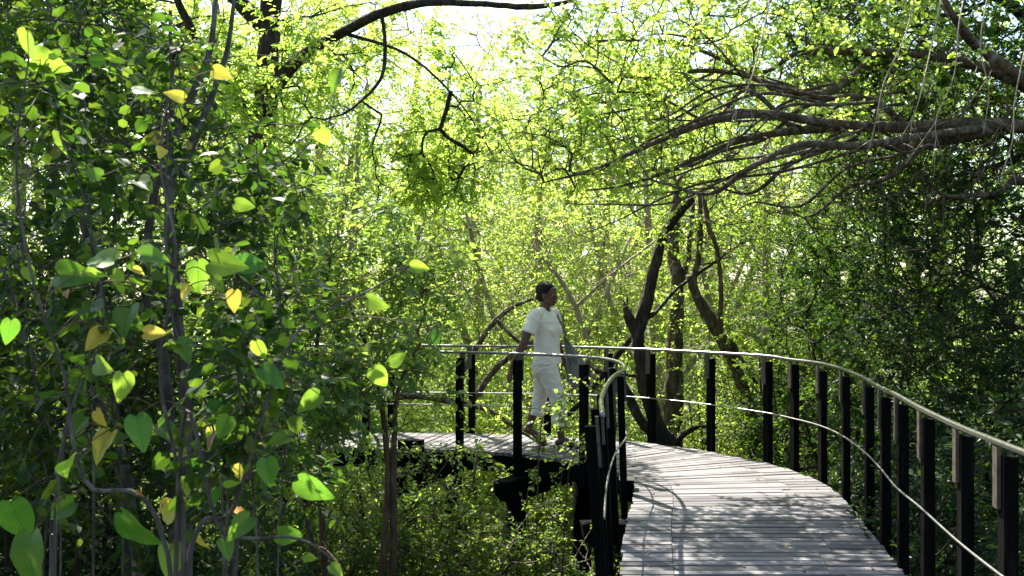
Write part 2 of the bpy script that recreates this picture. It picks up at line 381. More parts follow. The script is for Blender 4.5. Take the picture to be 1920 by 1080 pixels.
def ground_mat():
    m, n, N, L, b, out = new_mat('leaf_litter_soil')
    tc = N.new('ShaderNodeTexCoord'); nz = N.new('ShaderNodeTexNoise'); nz.inputs['Scale'].default_value = 3; nz.inputs['Detail'].default_value = 8; L.new(tc.outputs['Object'], nz.inputs[0])
    vo = N.new('ShaderNodeTexVoronoi'); vo.inputs['Scale'].default_value = 22; L.new(tc.outputs['Object'], vo.inputs[0])
    r = ramp(N, [(.3, (.02, .035, .01)), (.55, (.04, .05, .02)), (.8, (.08, .065, .035))])
    a = N.new('ShaderNodeMath'); a.operation = 'MULTIPLY_ADD'; L.new(vo.outputs['Color'], a.inputs[0]); a.inputs[1].default_value = .25; L.new(nz.outputs[0], a.inputs[2]); L.new(a.outputs[0], r.inputs[0])
    L.new(r.outputs[0], b.inputs['Base Color']); b.inputs['Roughness'].default_value = .95
    bp = N.new('ShaderNodeBump'); bp.inputs['Strength'].default_value = .8; L.new(a.outputs[0], bp.inputs['Height']); L.new(bp.outputs[0], b.inputs['Normal']); return m
M_GROUND = ground_mat()

# ------------------------------------------------------------------ ground
GZ = -2.3
def ground_z(x, y):
    return GZ + .18 * np.sin(x * .35 + 1) * np.cos(y * .3) + .08 * np.sin(x * 1.1 + y * .9)
g = MB(); n = 121
ax = np.concatenate([-np.geomspace(600, 12, 20), np.linspace(-11.5, 11.5, 81), np.geomspace(12, 600, 20)])
ay = np.concatenate([-np.geomspace(600, 6, 20), np.linspace(-5.5, 35, 81), np.geomspace(36, 600, 20)])
X, Y = np.meshgrid(ax, ay); Z = ground_z(X, Y)
k = np.arange(n * n).reshape(n, n)
g.add(np.stack([X, Y, Z], -1).reshape(-1, 3), np.stack([k[:-1, :-1], k[:-1, 1:], k[1:, 1:], k[1:, :-1]], -1).reshape(-1, 4))
tag(g.build('ground', M_GROUND, smooth=True), kind='structure')

# ------------------------------------------------------------------ boardwalk
OUT = smooth_path([(1.25, -3, 0), (1.45, -.5, 0), (1.72, 2.0, 0), (1.93, 3.7, 0), (2.10, 4.9, 0), (2.26, 5.8, 0), (2.44, 6.9, 0), (2.60, 7.9, 0), (2.60, 8.6, 0), (2.42, 9.35, 0),
                   (2.02, 10.05, 0), (1.45, 10.65, 0), (.75, 11.05, 0), (-.1, 11.3, 0), (-1.2, 11.45, 0), (-3, 11.6, 0), (-5.5, 11.7, 0), (-9, 11.6, 0)], 10)
INN = smooth_path([(-.35, -3, 0), (-.1, -.5, 0), (.22, 2.0, 0), (.40, 3.7, 0), (.53, 4.9, 0), (.63, 5.8, 0), (.79, 6.9, 0), (.95, 7.8, 0), (1.02, 8.35, 0), (.98, 8.8, 0),
                   (.80, 9.25, 0), (.50, 9.6, 0), (.1, 9.9, 0), (-.45, 10.15, 0), (-1.5, 10.32, 0), (-3, 10.4, 0), (-5.5, 10.42, 0), (-9, 10.3, 0)], 10)
def resample(p, n):
    s = np.concatenate([[0], np.cumsum(np.linalg.norm(np.diff(p, axis=0), axis=1))]); t = np.linspace(0, s[-1], n)
    return np.stack([np.interp(t, s, p[:, i]) for i in range(3)], 1)
def at_y(p, lo, hi): return p
MID = (OUT + INN) / 2
ms = np.concatenate([[0], np.cumsum(np.linalg.norm(np.diff(MID, axis=0), axis=1))])
def edge(p, s): return np.array([np.interp(s, ms, p[:, i]) for i in range(3)])

bw = empty('boardwalk', (1.5, 6, 0), 'raised curving boardwalk of grey weathered planks, sunlit in patches, bending left through the trees', 'boardwalk')
deck = MB(); uvs = []
pitch = .098; s = 0.0
while s < ms[-1] - pitch:
    wdt = pitch * random.uniform(.97, 1.0); gap = random.choice([.009, .012, .015, .020])
    i0, i1 = edge(INN, s), edge(INN, s + wdt); o0, o1 = edge(OUT, s), edge(OUT, s + wdt)
    # joints between boards, as a staggered line about a quarter and three quarters across
    cuts = [0 + random.uniform(-.006, .006), .19 + random.choice([0, 0, 0, .003]), .74 + random.choice([0, .05, .05]), 1 + random.uniform(-.006, .006)]
    for c in range(3):
        a, b = cuts[c] + (.0012 if c else 0), cuts[c + 1] - (.0012 if c < 2 else 0)
        z = random.uniform(-.0035, .0035); tl = random.uniform(-.002, .002)
        q = [i0 + (o0 - i0) * a, i0 + (o0 - i0) * b, i1 + (o1 - i1) * b, i1 + (o1 - i1) * a]
        cen = sum(q) / 4; dirv = (i1 + o1 - i0 - o0) / 2; L = np.linalg.norm(dirv); dn = dirv / max(L, 1e-6)
        f = max(0, (L - gap) / L)
        q2 = []
        g0 = (q[3] - q[0]) * gap / 2 / max(np.linalg.norm(q[3] - q[0]), 1e-4); g1 = (q[2] - q[1]) * gap / 2 / max(np.linalg.norm(q[2] - q[1]), 1e-4)
        q2 = [q[0] + g0, q[1] + g1, q[2] - g1, q[3] - g0]
        top = np.array(q2) + [0, 0, z]; top[2:, 2] += tl
        bev = .003
        ins = top + (cen - top) * 0; ins = top.copy()
        for kk in range(4):
            dd = unit(q2[[3, 2, 1, 0][kk]] - q2[kk]); ins[kk] = top[kk] + dd * bev; ins[kk][2] = top[kk][2]
        mid_ = top.copy(); mid_[:, 2] -= bev
        bot = top.copy(); bot[:, 2] -= .032
        V = np.vstack([ins, mid_, bot])
        F = [[0, 1, 2, 3], [11, 10, 9, 8]]
        for r0 in (0, 4):
            for kk in range(4): F.append([r0 + kk, r0 + 4 + kk, r0 + 4 + (kk + 1) % 4, r0 + (kk + 1) % 4])
        F = [F[0], F[1]] + [f_[::1] for f_ in F[2:]]
        deck.add(V, F, r=random.random())
        ou = random.uniform(0, 50); ov = random.uniform(0, 50); wl = np.linalg.norm(q[1] - q[0])
        vv = [(0, 0), (wl, 0), (wl, pitch), (0, pitch)]
        vv = [(x + ou, y + ov) for x, y in vv]; vuv = vv + [(x, y + .003) for x, y in vv] + [(x, y + .03) for x, y in vv]
        for fc in F:
            for vi in fc: uvs.append(vuv[vi])
    s += pitch
dk = deck.build('deck', M_DECK, bw)
ul = dk.data.uv_layers.new(name='UVMap'); ul.data.foreach_set('uv', np.array(uvs, np.float32).ravel())
nails = MB()
def side_beam(name, path, off, w_, z0, z1, lo, hi):
    mb = MB(); ss = np.arange(lo, hi, .25); prev = None; V = []; 
    for s_ in ss:
        p = edge(path, s_); q = edge(MID, s_); d = unit(p - q)
        a = p + d * off; b = p + d * (off + w_)
        V += [[a[0], a[1], z0], [b[0], b[1], z0], [b[0], b[1], z1], [a[0], a[1], z1]]
    q = []
    for i in range(len(ss) - 1):
        for j in range(4): q.append([i * 4 + j, i * 4 + (j + 1) % 4, i * 4 + 4 + (j + 1) % 4, i * 4 + 4 + j])
    q += [[3, 2, 1, 0], [len(V) - 4, len(V) - 3, len(V) - 2, len(V) - 1]]
    mb.add(V, q); return mb.build(name, M_BLACK, bw)
side_beam('edge_beam', INN, -.06, .05, -.20, -.034, 0, ms[-1]); side_beam('edge_beam', OUT, -.06, .05, -.20, -.034, 0, ms[-1])
side_beam('joist', MID + (OUT - MID) * .33, -.02, .05, -.19, -.034, 0, ms[-1]); side_beam('joist', MID + (INN - MID) * .33, -.02, .05, -.19, -.034, 0, ms[-1])
def s_near(x, y, path=INN):
    i = int(np.argmin((path[:, 0] - x) ** 2 + (path[:, 1] - y) ** 2)); return ms[i]
for bx_, by_ in [(.15, 1.5), (.5, 4.6), (.95, 7.9), (.10, 9.87), (-1.0, 10.25), (-2.7, 10.4), (-4.6, 10.4), (-6.5, 10.4)]:
    s_ = s_near(bx_, by_); a, b = edge(INN, s_), edge(OUT, s_); d = unit(b - a); ov = .42
    a2, b2 = a - d * ov, b + d * .35; c = (a2 + b2) / 2; L = np.linalg.norm(b2 - a2); rz = math.atan2(d[1], d[0])
    mb = MB(); hz = .11
    V = np.array([[-L / 2, -.09, -.03], [-L / 2, .09, -.03], [L / 2, .09, 0], [L / 2, -.09, 0]])
    prof = [(-L / 2, .0), (-L / 2 + .02, -.12), (-L / 2 + .14, -.22), (L / 2 - .14, -.22), (L / 2 - .02, -.12), (L / 2, .0)]
    VV = []
    for yy in (-.085, .085):
        for x_, z_ in prof: VV.append([x_, yy, z_])
    VV = np.array(VV); cz, sn = math.cos(rz), math.sin(rz)
    W = np.stack([VV[:, 0] * cz - VV[:, 1] * sn + c[0], VV[:, 0] * sn + VV[:, 1] * cz + c[1], VV[:, 2] - .203], 1)
    q = [[i, i + 1, i + 7, i + 6] for i in range(5)] + [[0, 1, 4, 5], [1, 2, 3, 4], [11, 10, 7, 6], [10, 9, 8, 7], [0, 6, 11, 5]]
    mb.add(W, q); mb.build('bearer', M_BLACK, bw)
    for t in (.14, .86):
        pp = a2 + (b2 - a2) * t; mb = MB(); gz = float(ground_z(pp[0], pp[1])) - .25
        tube(mb, [(pp[0], pp[1], gz), (pp[0], pp[1], -.9), (pp[0], pp[1], -.425)], [.11, .10, .10], 12, .04); mb.build('pile', M_BLACK, bw, True)
# kerb blocks that stand on the inner edge of the deck
for x0, y0, wd, ht in [(-1.0, 10.22, .25, .11), (1.04, 8.15, .17, .09)]:
    s_ = s_near(x0, y0); a = edge(INN, s_); t = unit(edge(INN, s_ + .05) - edge(INN, s_ - .05)); mb = MB()
    a = a - np.array([-t[1], t[0], 0]) * np.sign(np.cross(t[:2], (edge(OUT, s_) - a)[:2])) * .065; mb.box(a + [0, 0, ht / 2 - .05], wd, .12, ht + .08, math.atan2(t[1], t[0])); mb.build('edge_block', M_BLACK, bw)
    if x0 > 0:
        mb = MB(); mb.box(a + [0, 0, ht / 2 - .05 + (ht + .08) / 2 + .003], wd + .004, .124, .006, math.atan2(t[1], t[0])); mb.build('cap_plate', M_STEEL, bw)

lt = MB(); m_ = 320; s_ = rng.uniform(2, ms[-1] - 4, m_); u_ = rng.uniform(.02, .98, m_) ; u_ = np.where(rng.random(m_) < .5, u_, np.where(rng.random(m_) < .5, u_ * .12, 1 - u_ * .12))
pz = np.array([edge(INN, a) * (1 - b) + edge(OUT, a) * b for a, b in zip(s_, u_)]) + [0, 0, .008]
aa = rng.uniform(0, 6.28, m_); leaves(lt, pz, np.stack([np.cos(aa), np.sin(aa), rng.normal(0, .05, m_)], 1), np.tile([0, 0, 1.], (m_, 1)) + rng.normal(0, .15, (m_, 3)), rng.uniform(.02, .05, m_), T_OVAL, rng.uniform(0, 1, m_))
M_LITTER = leaf_mat('fallen_leaf', [(0, (.10, .06, .03)), (.6, (.22, .15, .06)), (1, (.40, .34, .10))], [(0, (.2, .1, .04)), (1, (.5, .4, .1))], .2, .7, .2)
tag(lt.build('fallen_leaves', M_LITTER, None, origin=(1.5, 6, 0)), 'small dry fallen leaves scattered over the boardwalk planks', 'fallen leaves', kind='stuff')

# ------------------------------------------------------------------ railings
def railing(name, label, posts, path_rail, cable_side, rail_ends=True):
    c = posts[len(posts) // 2]; root = empty(name, (c[0], c[1], 0), label, 'railing')
    pts = []
    for i, (x, y, lean) in enumerate(posts):
        a = np.array(posts[max(0, i - 1)][:2]); b = np.array(posts[min(len(posts) - 1, i + 1)][:2]); t = unit(b - a); rz = math.atan2(t[1], t[0])
        nrm = np.array([-t[1], t[0]]) * cable_side           # towards the deck
        jx = random.uniform(-.006, .006)
        mb = MB(); zt, zb = .94 + random.uniform(-.012, .012), -.21; h = zt - zb
        cen = np.array([x, y, (zt + zb) / 2]); lv = np.array([-lean, 0])
        b8 = []
        for z in (zb, zt - .006, zt):
            for sx, sy in ((-1, -1), (1, -1), (1, 1), (-1, 1)):
                k_ = .036 if z < zt else .032; k2 = .028 if z < zt else .024
                p = np.array([x, y]) + t * sx * k_ + nrm * sy * k2 + lv * (z)
                b8.append([p[0], p[1], z])
        q = [[3, 2, 1, 0], [8, 9, 10, 11]] + [[r_ + j, r_ + (j + 1) % 4, r_ + 4 + (j + 1) % 4, r_ + 4 + j] for r_ in (0, 4) for j in range(4)]
        mb.add(b8, q); po = mb.build('post', M_BLACK, root)
        # steel plate that carries the handrail, screwed to the side of the post
        mb = MB(); off = np.array([x, y]) + nrm * .0365 + t * PLSIDE * .018
        b8 = []
        for z in (.735, .985):
            for sx, sy in ((-1, -1), (1, -1), (1, 1), (-1, 1)):
                p = off + t * sx * .026 + nrm * sy * .008 + lv * z
                b8.append([p[0], p[1], z])
        mb.add(b8, [[3, 2, 1, 0], [4, 5, 6, 7]] + [[j, (j + 1) % 4, 4 + (j + 1) % 4, 4 + j] for j in range(4)]); mb.build('rail_bracket', M_BRACKET, root)
        pts.append((off + lv * 1.0, nrm, np.array([x, y]) + lv * .47))
    rail = MB(); hp = [np.array([p[0], p[1], 1.0 + random.uniform(-.006, .006)]) for p, _, _ in pts]
    hp = path_rail(hp)
    tube(rail, smooth_path(hp, 8), .0145, 12); rail.build('handrail', M_STEEL, root, True)
    cb = MB(); cp = [np.array([c_[0] + n_[0] * .036, c_[1] + n_[1] * .036, .47 + random.uniform(-.012, .012)]) for _, n_, c_ in pts]
    tube(cb, smooth_path(cp, 8), .006, 8); cb.build('mid_rod', M_CABLE, root, True)
    return root
PLSIDE = 1
outer_posts = [(1.72, 1.2, 0), (1.80, 2.3, 0), (1.90, 3.25, 0), (1.99, 4.0, 0), (2.07, 4.55, 0), (2.17, 5.2, 0), (2.29, 5.84, 0), (2.40, 6.4, 0), (2.54, 7.08, 0), (2.68, 8.0, 0), (2.68, 8.6, 0),
               (2.58, 9.1, 0), (2.44, 9.5, 0), (2.02, 10.12, 0), (1.50, 10.72, 0), (1.07, 11.0, 0), (.40, 11.25, 0), (-.46, 11.42, 0), (-1.4, 11.55, 0), (-2.4, 11.64, 0), (-3.4, 11.7, 0), (-4.4, 11.74, 0), (-5.4, 11.75, 0)]
outer = railing('outer_railing', 'long steel-topped railing with black timber posts along the outer right edge of the boardwalk', outer_posts, lambda h: h, 1)
PLSIDE = -1
inner_posts = [(.462, 5.0, .075), (.53, 5.75, .05), (.62, 6.45, .045), (.74, 7.2, .04), (.90, 8.02, .03), (.875, 8.75, 0), (.67, 9.30, 0), (.055, 9.86, 0), (-.53, 10.1, 0), (-1.5, 10.24, 0), (-2.4, 10.3, 0), (-3.4, 10.33, 0), (-4.4, 10.35, 0), (-5.4, 10.35, 0)]
def rail_in(h):
    h = [x.copy() for x in h]; h[0] = h[0] + np.array([.02, -.12, 0]); return h
inner = railing('inner_railing', 'inner bend railing whose pale handrail curls to an end at the nearest post', inner_posts, rail_in, -1)

# ------------------------------------------------------------------ the woman
PO = np.array([.345, 10.4, 0.0])      # ground point below her hips
person = empty('person', PO, 'woman in cream shirt and rolled trousers striding right, one arm swung back', 'person')
YAW = R(-24)
def rotz(v, a): 
    v = np.asarray(v, float); c, s_ = math.cos(a), math.sin(a)
    return np.stack([v[..., 0] * c - v[..., 1] * s_, v[..., 0] * s_ + v[..., 1] * c, v[..., 2]], -1)
def ellring(mb_pts, c, rx, ry, yaw, tiltx=0, n=24, pw=1.0):
    a = np.arange(n) / n * 2 * math.pi; x, y = np.cos(a), np.sin(a)
    p = np.stack([np.sign(x) * np.abs(x) ** pw * rx, np.sign(y) * np.abs(y) ** pw * ry, np.sin(tiltx) * np.cos(a) * rx], 1)
    mb_pts.append(rotz(p, yaw) + c)
def loft(mb, rings):
    n = len(rings[0]); V = np.concatenate(rings); k = np.arange(n); q = []
    for i in range(len(rings) - 1): q.append(np.stack([i * n + k, i * n + (k + 1) % n, (i + 1) * n + (k + 1) % n, (i + 1) * n + k], 1))
    V = np.vstack([V, rings[0].mean(0), rings[-1].mean(0)]); c0, c1 = len(V) - 2, len(V) - 1; b = (len(rings) - 1) * n
    t = [[c0, (j + 1) % n, j] for j in range(n)] + [[c1, b + j, b + (j + 1) % n] for j in range(n)]
    mb.add(V, np.concatenate(q), t)
def ball(mb, c, r, yaw=0, n=16, tilt=0):
    rings = []
    for i in range(1, n):
        th = math.pi * i / n; a = np.arange(n * 2) / (n * 2) * 2 * math.pi
        p = np.stack([np.sin(th) * np.cos(a) * r[0], np.sin(th) * np.sin(a) * r[1], np.full(n * 2, -math.cos(th) * r[2])], 1)
        if tilt: c_, s_ = math.cos(tilt), math.sin(tilt); p = np.stack([p[:, 0] * c_ + p[:, 2] * s_, p[:, 1], -p[:, 0] * s_ + p[:, 2] * c_], 1)
        rings.append(rotz(p, yaw) + c)
    loft(mb, rings)
def limb(mb, pts, rad, sides=20, n=5):
    p = smooth_path(pts, n); tube(mb, p, rad, sides)
    ball(mb, p[0], (rad[0],) * 3, n=8); ball(mb, p[-1], (rad[-1],) * 3, n=8)
def merged(name, mb, mat, voxel, parent, smooth=6, disp=None, keep=None):
    """fuse overlapping solids into one continuous skin"""
    o = mb.build('tmp', mat, None)
    md = o.modifiers.new('r', 'REMESH'); md.mode = 'VOXEL'; md.voxel_size = voxel; md.use_smooth_shade = True
    sm = o.modifiers.new('s', 'SMOOTH'); sm.factor = .5; sm.iterations = smooth
    bpy.context.view_layer.update(); dg = bpy.context.evaluated_depsgraph_get()
    me = bpy.data.meshes.new_from_object(o.evaluated_get(dg)); bpy.data.objects.remove(o)
    co = np.zeros(len(me.vertices) * 3, np.float32); me.vertices.foreach_get('co', co); co = co.reshape(-1, 3).astype(float)
    if disp is not None:
        nr = np.zeros(len(me.vertices) * 3, np.float32); me.vertices.foreach_get('normal', nr); nr = nr.reshape(-1, 3)
        co = co + nr * disp(co)[:, None]
    me.vertices.foreach_set('co', co.astype(np.float32).ravel()); me.name = name
    me.polygons.foreach_set('use_smooth', np.ones(len(me.polygons), bool)); me.update()
    me.materials.clear(); me.materials.append(mat)
    n = bpy.data.objects.new(name, me); COL.objects.link(n); n.parent = parent; return n

# joints, metres from PO; x to the right of the picture, -y towards the camera
J = lambda *a: np.array(a, float)
hipR, kneeR, ankR, heelR, toeR = J(.02, -.085, .84), J(.125, -.10, .50), J(.165, -.10, .115), J(.125, -.10, .05), J(.30, -.125, .055)
hipL, kneeL, ankL, heelL, toeL = J(0, .09, .84), J(-.05, .09, .50), J(-.165, .08, .20), J(-.205, .08, .165), J(-.01, .07, .045)
shR, elR, wrR = J(-.115, -.175, 1.355), J(-.225, -.235, 1.085), J(-.345, -.225, .84)
shL, elL, wrL = J(.10, .17, 1.36), J(.13, .27, 1.09), J(.20, .25, .90)
body = MB()
def torso(mb, inf=0.0, z0=.80, z1=1.42, full=True):
    prof = [(.80, .115, .165, -.005), (.86, .118, .17, -.005), (.92, .108, .158, 0), (1.00, .098, .142, .005), (1.08, .10, .142, .008), (1.16, .108, .152, .012), (1.24, .116, .162, .014),
            (1.31, .108, .168, .005), (1.37, .088, .155, -.008), (1.41, .062, .115, -.016), (1.44, .05, .075, -.012)]
    rings = []
    for z, rx, ry, fx in prof:
        if z < z0 or z > z1: continue
        ellring(rings, rotz(J(fx, 0, z), YAW) + J(.015 - (z - 1.0) * .03, 0, 0), rx + inf, ry + inf, YAW, 0, 28, .9)
    loft(mb, rings)
def bust(mb, inf=0.0):
    for s_ in (-1, 1): ball(mb, rotz(J(.085, s_ * .072, 1.215), YAW) + J(.01, 0, 0), (.054 + inf, .064 + inf, .066 + inf), YAW)
torso(body); bust(body)
HC = rotz(J(.02, 0, 1.585), YAW) + J(.005, 0, 0)      # head centre
HY = YAW - R(4)
def hd(x, y, z): return HC + rotz(J(x, y, z), HY)
tube(body, smooth_path([J(-.01, 0, 1.37), J(0, 0, 1.44), hd(-.02, 0, -.07)], 4), [.068, .054, .052], 20)
ball(body, hd(-.005, 0, .022), (.098, .076, .094), HY)                       # skull
ball(body, hd(.03, 0, -.055), (.066, .057, .066), HY, tilt=.25)             # lower face
ball(body, hd(.062, 0, -.098), (.027, .026, .02), HY)                       # chin
ball(body, hd(.068, 0, .045), (.03, .052, .036), HY)                        # forehead
for s_ in (-1, 1):
    ball(body, hd(.063, s_ * .036, -.027), (.026, .023, .024), HY)          # cheeks
    ball(body, hd(.083, s_ * .026, .019), (.014, .025, .009), HY)           # brows
    ball(body, hd(-.005, s_ * .079, -.012), (.019, .009, .033), HY, 12)     # ears
    ball(body, hd(.098, s_ * .012, -.036), (.013, .012, .011), HY, 10)      # nostrils
tube(body, [hd(.084, 0, .012), hd(.099, 0, -.012), hd(.114, 0, -.034)], [.009, .0115, .013], 10); ball(body, hd(.109, 0, -.034), (.014, .015, .012), HY, 10)
ball(body, hd(.088, 0, -.066), (.017, .029, .010), HY, 12); ball(body, hd(.086, 0, -.079), (.015, .025, .009), HY, 12)
# arms
limb(body, [shR, (shR + elR) / 2 + J(-.01, 0, 0), elR], [.058, .052, .043], n=5)
limb(body, [elR, elR * .6 + wrR * .4 + J(-.008, -.004, 0), wrR], [.042, .043, .027], n=5)
limb(body, [shL, (shL + elL) / 2, elL], [.056, .050, .042]); limb(body, [elL, (elL + wrL) / 2, wrL], [.042, .040, .026])
def hand(mb, wr, d, palmn, curl, s=1.0, side=1):
    d = unit(d); n = unit(palmn - d * (palmn @ d)); sd_ = np.cross(d, n) * side
    pc = wr + d * .045
    rings = []
    for t, wd, th in ((0, .026, .02), (.25, .034, .018), (.6, .040, .016), (.95, .040, .013)):
        a = np.arange(16) / 16 * 2 * math.pi
        rings.append(wr + d * (.01 + t * .08) * s + np.outer(np.cos(a) * wd * s, sd_) + np.outer(np.sin(a) * th * s, n))
    loft(mb, rings)
    for i, (o_, L, c) in enumerate(((-.030, .066, .8), (-.010, .078, .9), (.010, .073, 1.0), (.029, .058, 1.15))):
        b = wr + d * .082 * s + sd_ * o_ * s; dd = unit(d + sd_ * o_ * 3.2); p = [b - dd * .02, b]; cu = 0
        for seg, f in ((0, .45), (1, .32), (2, .25)):
            cu += curl * c * (.5 if seg == 0 else 1); dv = unit(dd * math.cos(cu) + n * math.sin(cu)); p.append(p[-1] + dv * L * f * s)
        tube(mb, np.array(p), [.0105, .0105, .0098, .009, .0072], 10); ball(mb, p[-1], (.0073,) * 3, n=6)
    b = wr + d * .028 * s - sd_ * .026 * s; dv = unit(d * .75 - sd_ * .62 + n * .3)
    p = [b, b + dv * .032, b + dv * .056 + d * .004 + n * .004, b + dv * .072 + d * .014 + n * .008]
    tube(mb, np.array(p), [.0145, .0125, .0108, .008], 10); ball(mb, p[-1], (.008,) * 3, n=6)
hand(body, wrR, J(-.28, .02, -.95), J(.75, .55, -.2), .32, 1.0, 1)
hand(body, wrL, J(.5, .1, -.8), J(-.2, -.9, -.1), .5, 1.0, -1)
# legs and feet
for hp, kn, an, he, to in ((hipR, kneeR, ankR, heelR, toeR), (hipL, kneeL, ankL, heelL, toeL)):
    limb(body, [hp, (hp + kn) / 2, kn], [.088, .076, .056], n=5)
    limb(body, [kn, kn * .68 + an * .32 + J(-.014, 0, 0), an], [.054, .056, .036], n=5)
    fd = unit(to - he)
    tube(body, smooth_path([he + J(.008, 0, .008), he * .6 + to * .4 + J(0, 0, .022), he * .25 + to * .75 + J(0, 0, .0), to], 5), [.034, .038, .036, .022], 16)
    ball(body, he + J(.005, 0, .005), (.034, .03, .032)); ball(body, to, (.028, .036, .015))
    limb(body, [an, he * .6 + to * .4 + J(0, 0, .02)], [.036, .034])
    sd_ = unit(np.cross(fd, J(0, 0, 1)))
    for i, o_ in enumerate((-.03, -.014, .002, .017, .03)): ball(body, to + fd * (.026 - abs(i - 1) * .004) + sd_ * o_ * .9 - J(0, 0, .004), (.012, .009, .009), n=8)
body.v = [v + PO for v in body.v]
bo = merged('body', body, M_SKIN, .0055, person, 3)
bo.data.transform(__import__('mathutils').Matrix.Translation((-PO[0], -PO[1], -PO[2])))
def fix(o): o.data.transform(__import__('mathutils').Matrix.Translation((-PO[0], -PO[1], -PO[2]))); return o
# shirt
def folds(f, amp, dirs):
    def g_(c):
        v = np.zeros(len(c))
        for k_, (a, w_, p_) in enumerate(dirs): 
            q = c @ np.array(a); v += np.maximum(0, np.sin(q * w_ + p_ + 1.4 * np.sin(c[:, 2] * 9 + p_ * 2))) ** 2 * amp
        return v
    return g_
sh = MB(); torso(sh, .012, .86, 1.42); bust(sh, .011)
rings = []
for z, inf in ((.868, .022), (.90, .020), (.96, .020), (1.04, .019), (1.14, .016), (1.2, .012)):
    k_ = [(.86, .118, .17), (1.0, .102, .15), (1.1, .104, .148), (1.2, .114, .158)]
    rx = np.interp(z, [a[0] for a in k_], [a[1] for a in k_]); ry = np.interp(z, [a[0] for a in k_], [a[2] for a in k_])
    ellring(rings, rotz(J(.008, 0, z), YAW) + J(.015 - (z - 1) * .03, 0, 0), rx + inf, ry + inf, YAW, 0, 28, .9)
loft(sh, rings)
def sleeve(a, b, f=.60):
    e = a + (b - a) * f; limb(sh, [a + (a - b) * .08 + J(0, 0, .0), a + (b - a) * .15], [.07, .073]); tube(sh, [a, a + (b - a) * .3, e], [.070, .073, .078], 24)
sleeve(shR, elR); sleeve(shL, elL)
tube(sh, smooth_path([rotz(J(-.02, 0, 1.40), YAW), rotz(J(-.015, -.09, 1.395), YAW), shR], 4), [.055, .06, .066], 16)
tube(sh, smooth_path([rotz(J(-.02, 0, 1.40), YAW), rotz(J(-.015, .09, 1.395), YAW), shL], 4), [.055, .06, .066], 16)
sh.v = [v + PO for v in sh.v]
def shirt_disp(c):
    l = c - PO; v = np.zeros(len(c))
    for sx, sz, w_, p_ in ((1.0, 1.6, 62, .3), (-.8, 2.0, 55, 1.9), (.4, 1.0, 95, 4.0)):
        v += np.maximum(0, np.sin((l[:, 0] * sx + l[:, 2] * sz + l[:, 1] * .5) * w_ * .5 + p_ + 1.6 * np.sin(l[:, 2] * 14 + l[:, 0] * 11))) ** 2 * .0028
    return v * np.clip(1.25 - np.abs(l[:, 2] - 1.0) * 1.2, .25, 1)
fix(merged('shirt', sh, M_SHIRT, .007, person, 4, shirt_disp))
# collar, placket, buttons, badge
def tor(x, y, z): return rotz(J(x, y, z), YAW) + PO
col_ = MB()
for s_ in (-1, 1):
    pts = [tor(-.062, 0, 1.462), tor(-.045, s_ * .048, 1.462), tor(.005, s_ * .064, 1.448), tor(.045, s_ * .046, 1.42), tor(.068, s_ * .014, 1.395)]
    low = [tor(-.085, 0, 1.418), tor(-.065, s_ * .078, 1.418), tor(-.005, s_ * .105, 1.405), tor(.058, s_ * .088, 1.372), tor(.094, s_ * .05, 1.345)]
    pts = smooth_path(pts, 4); low = smooth_path(low, 4); n_ = len(pts); th = J(0, 0, -.004)
    V = np.vstack([pts, low, low + th + J(0, 0, 0), pts * 1.0 + th * 1.5])
    q = []
    for i in range(n_ - 1):
        for r_ in range(4):
            a = r_ * n_; b = ((r_ + 1) % 4) * n_; q.append([a + i, a + i + 1, b + i + 1, b + i] if s_ < 0 else [b + i, b + i + 1, a + i + 1, a + i])
    q += [[0, n_, 2 * n_, 3 * n_], [n_ - 1, 4 * n_ - 1, 3 * n_ - 1, 2 * n_ - 1]]
    col_.add(V, q)
col_.build('collar', M_SHIRT, person, True)
for i, z in enumerate((1.345, 1.29, 1.235)):
    mb = MB(); ball(mb, tor(.118 + (.02 if z < 1.3 else 0) - (.012 if z > 1.33 else 0), -.004, z) + J(.012, 0, 0), (.004, .0055, .0055), YAW, 8); mb.build('button', M_BUTTON, person, True)
mb = MB(); c0 = tor(.083, -.082, 1.325); t_ = rotz(J(.25, -.9, 0), YAW); t_ = rotz(J(-.35, .93, 0.0), YAW)
n_ = unit(rotz(J(.93, -.35, .25), YAW)); up = unit(np.cross(t_, n_)); t_ = np.cross(n_, up)
b8 = [c0 + n_ * a * .003 + n_ * .012 + t_ * b * .027 + up * c * .007 for a in (-1, 1) for b, c in ((-1, -1), (1, -1), (1, 1), (-1, 1))]
mb.add(b8, [[3, 2, 1, 0], [4, 5, 6, 7]] + [[j, (j + 1) % 4, 4 + (j + 1) % 4, 4 + j] for j in range(4)]); mb.build('name_badge', M_BADGE, person)
# trousers
tr = MB(); rings = []
for z, rx, ry in ((.76, .118, .165), (.80, .128, .178), (.86, .126, .176), (.90, .115, .163)): ellring(rings, rotz(J(-.008, 0, z), YAW) + J(.012, 0, 0), rx, ry, YAW, 0, 28, .9)
loft(tr, rings)
hemR = kneeR + (ankR - kneeR) * .70; hemL = kneeL + (ankL - kneeL) * .62
tube(tr, smooth_path([hipR + J(-.012, 0, .0), (hipR + kneeR) / 2, kneeR + J(0, 0, 0), hemR + J(.0, 0, 0)], 5), [.112, .096, .080, .078], 28)
tube(tr, smooth_path([hipL + J(-.02, 0, .0), (hipL + kneeL) / 2, kneeL, hemL + J(.03, 0, 0)], 5), [.110, .090, .075, .076], 28)
ball(tr, J(-.045, -.05, .80), (.09, .10, .095)); ball(tr, J(-.04, .06, .80), (.09, .10, .095))
tr.v = [v + PO for v in tr.v]
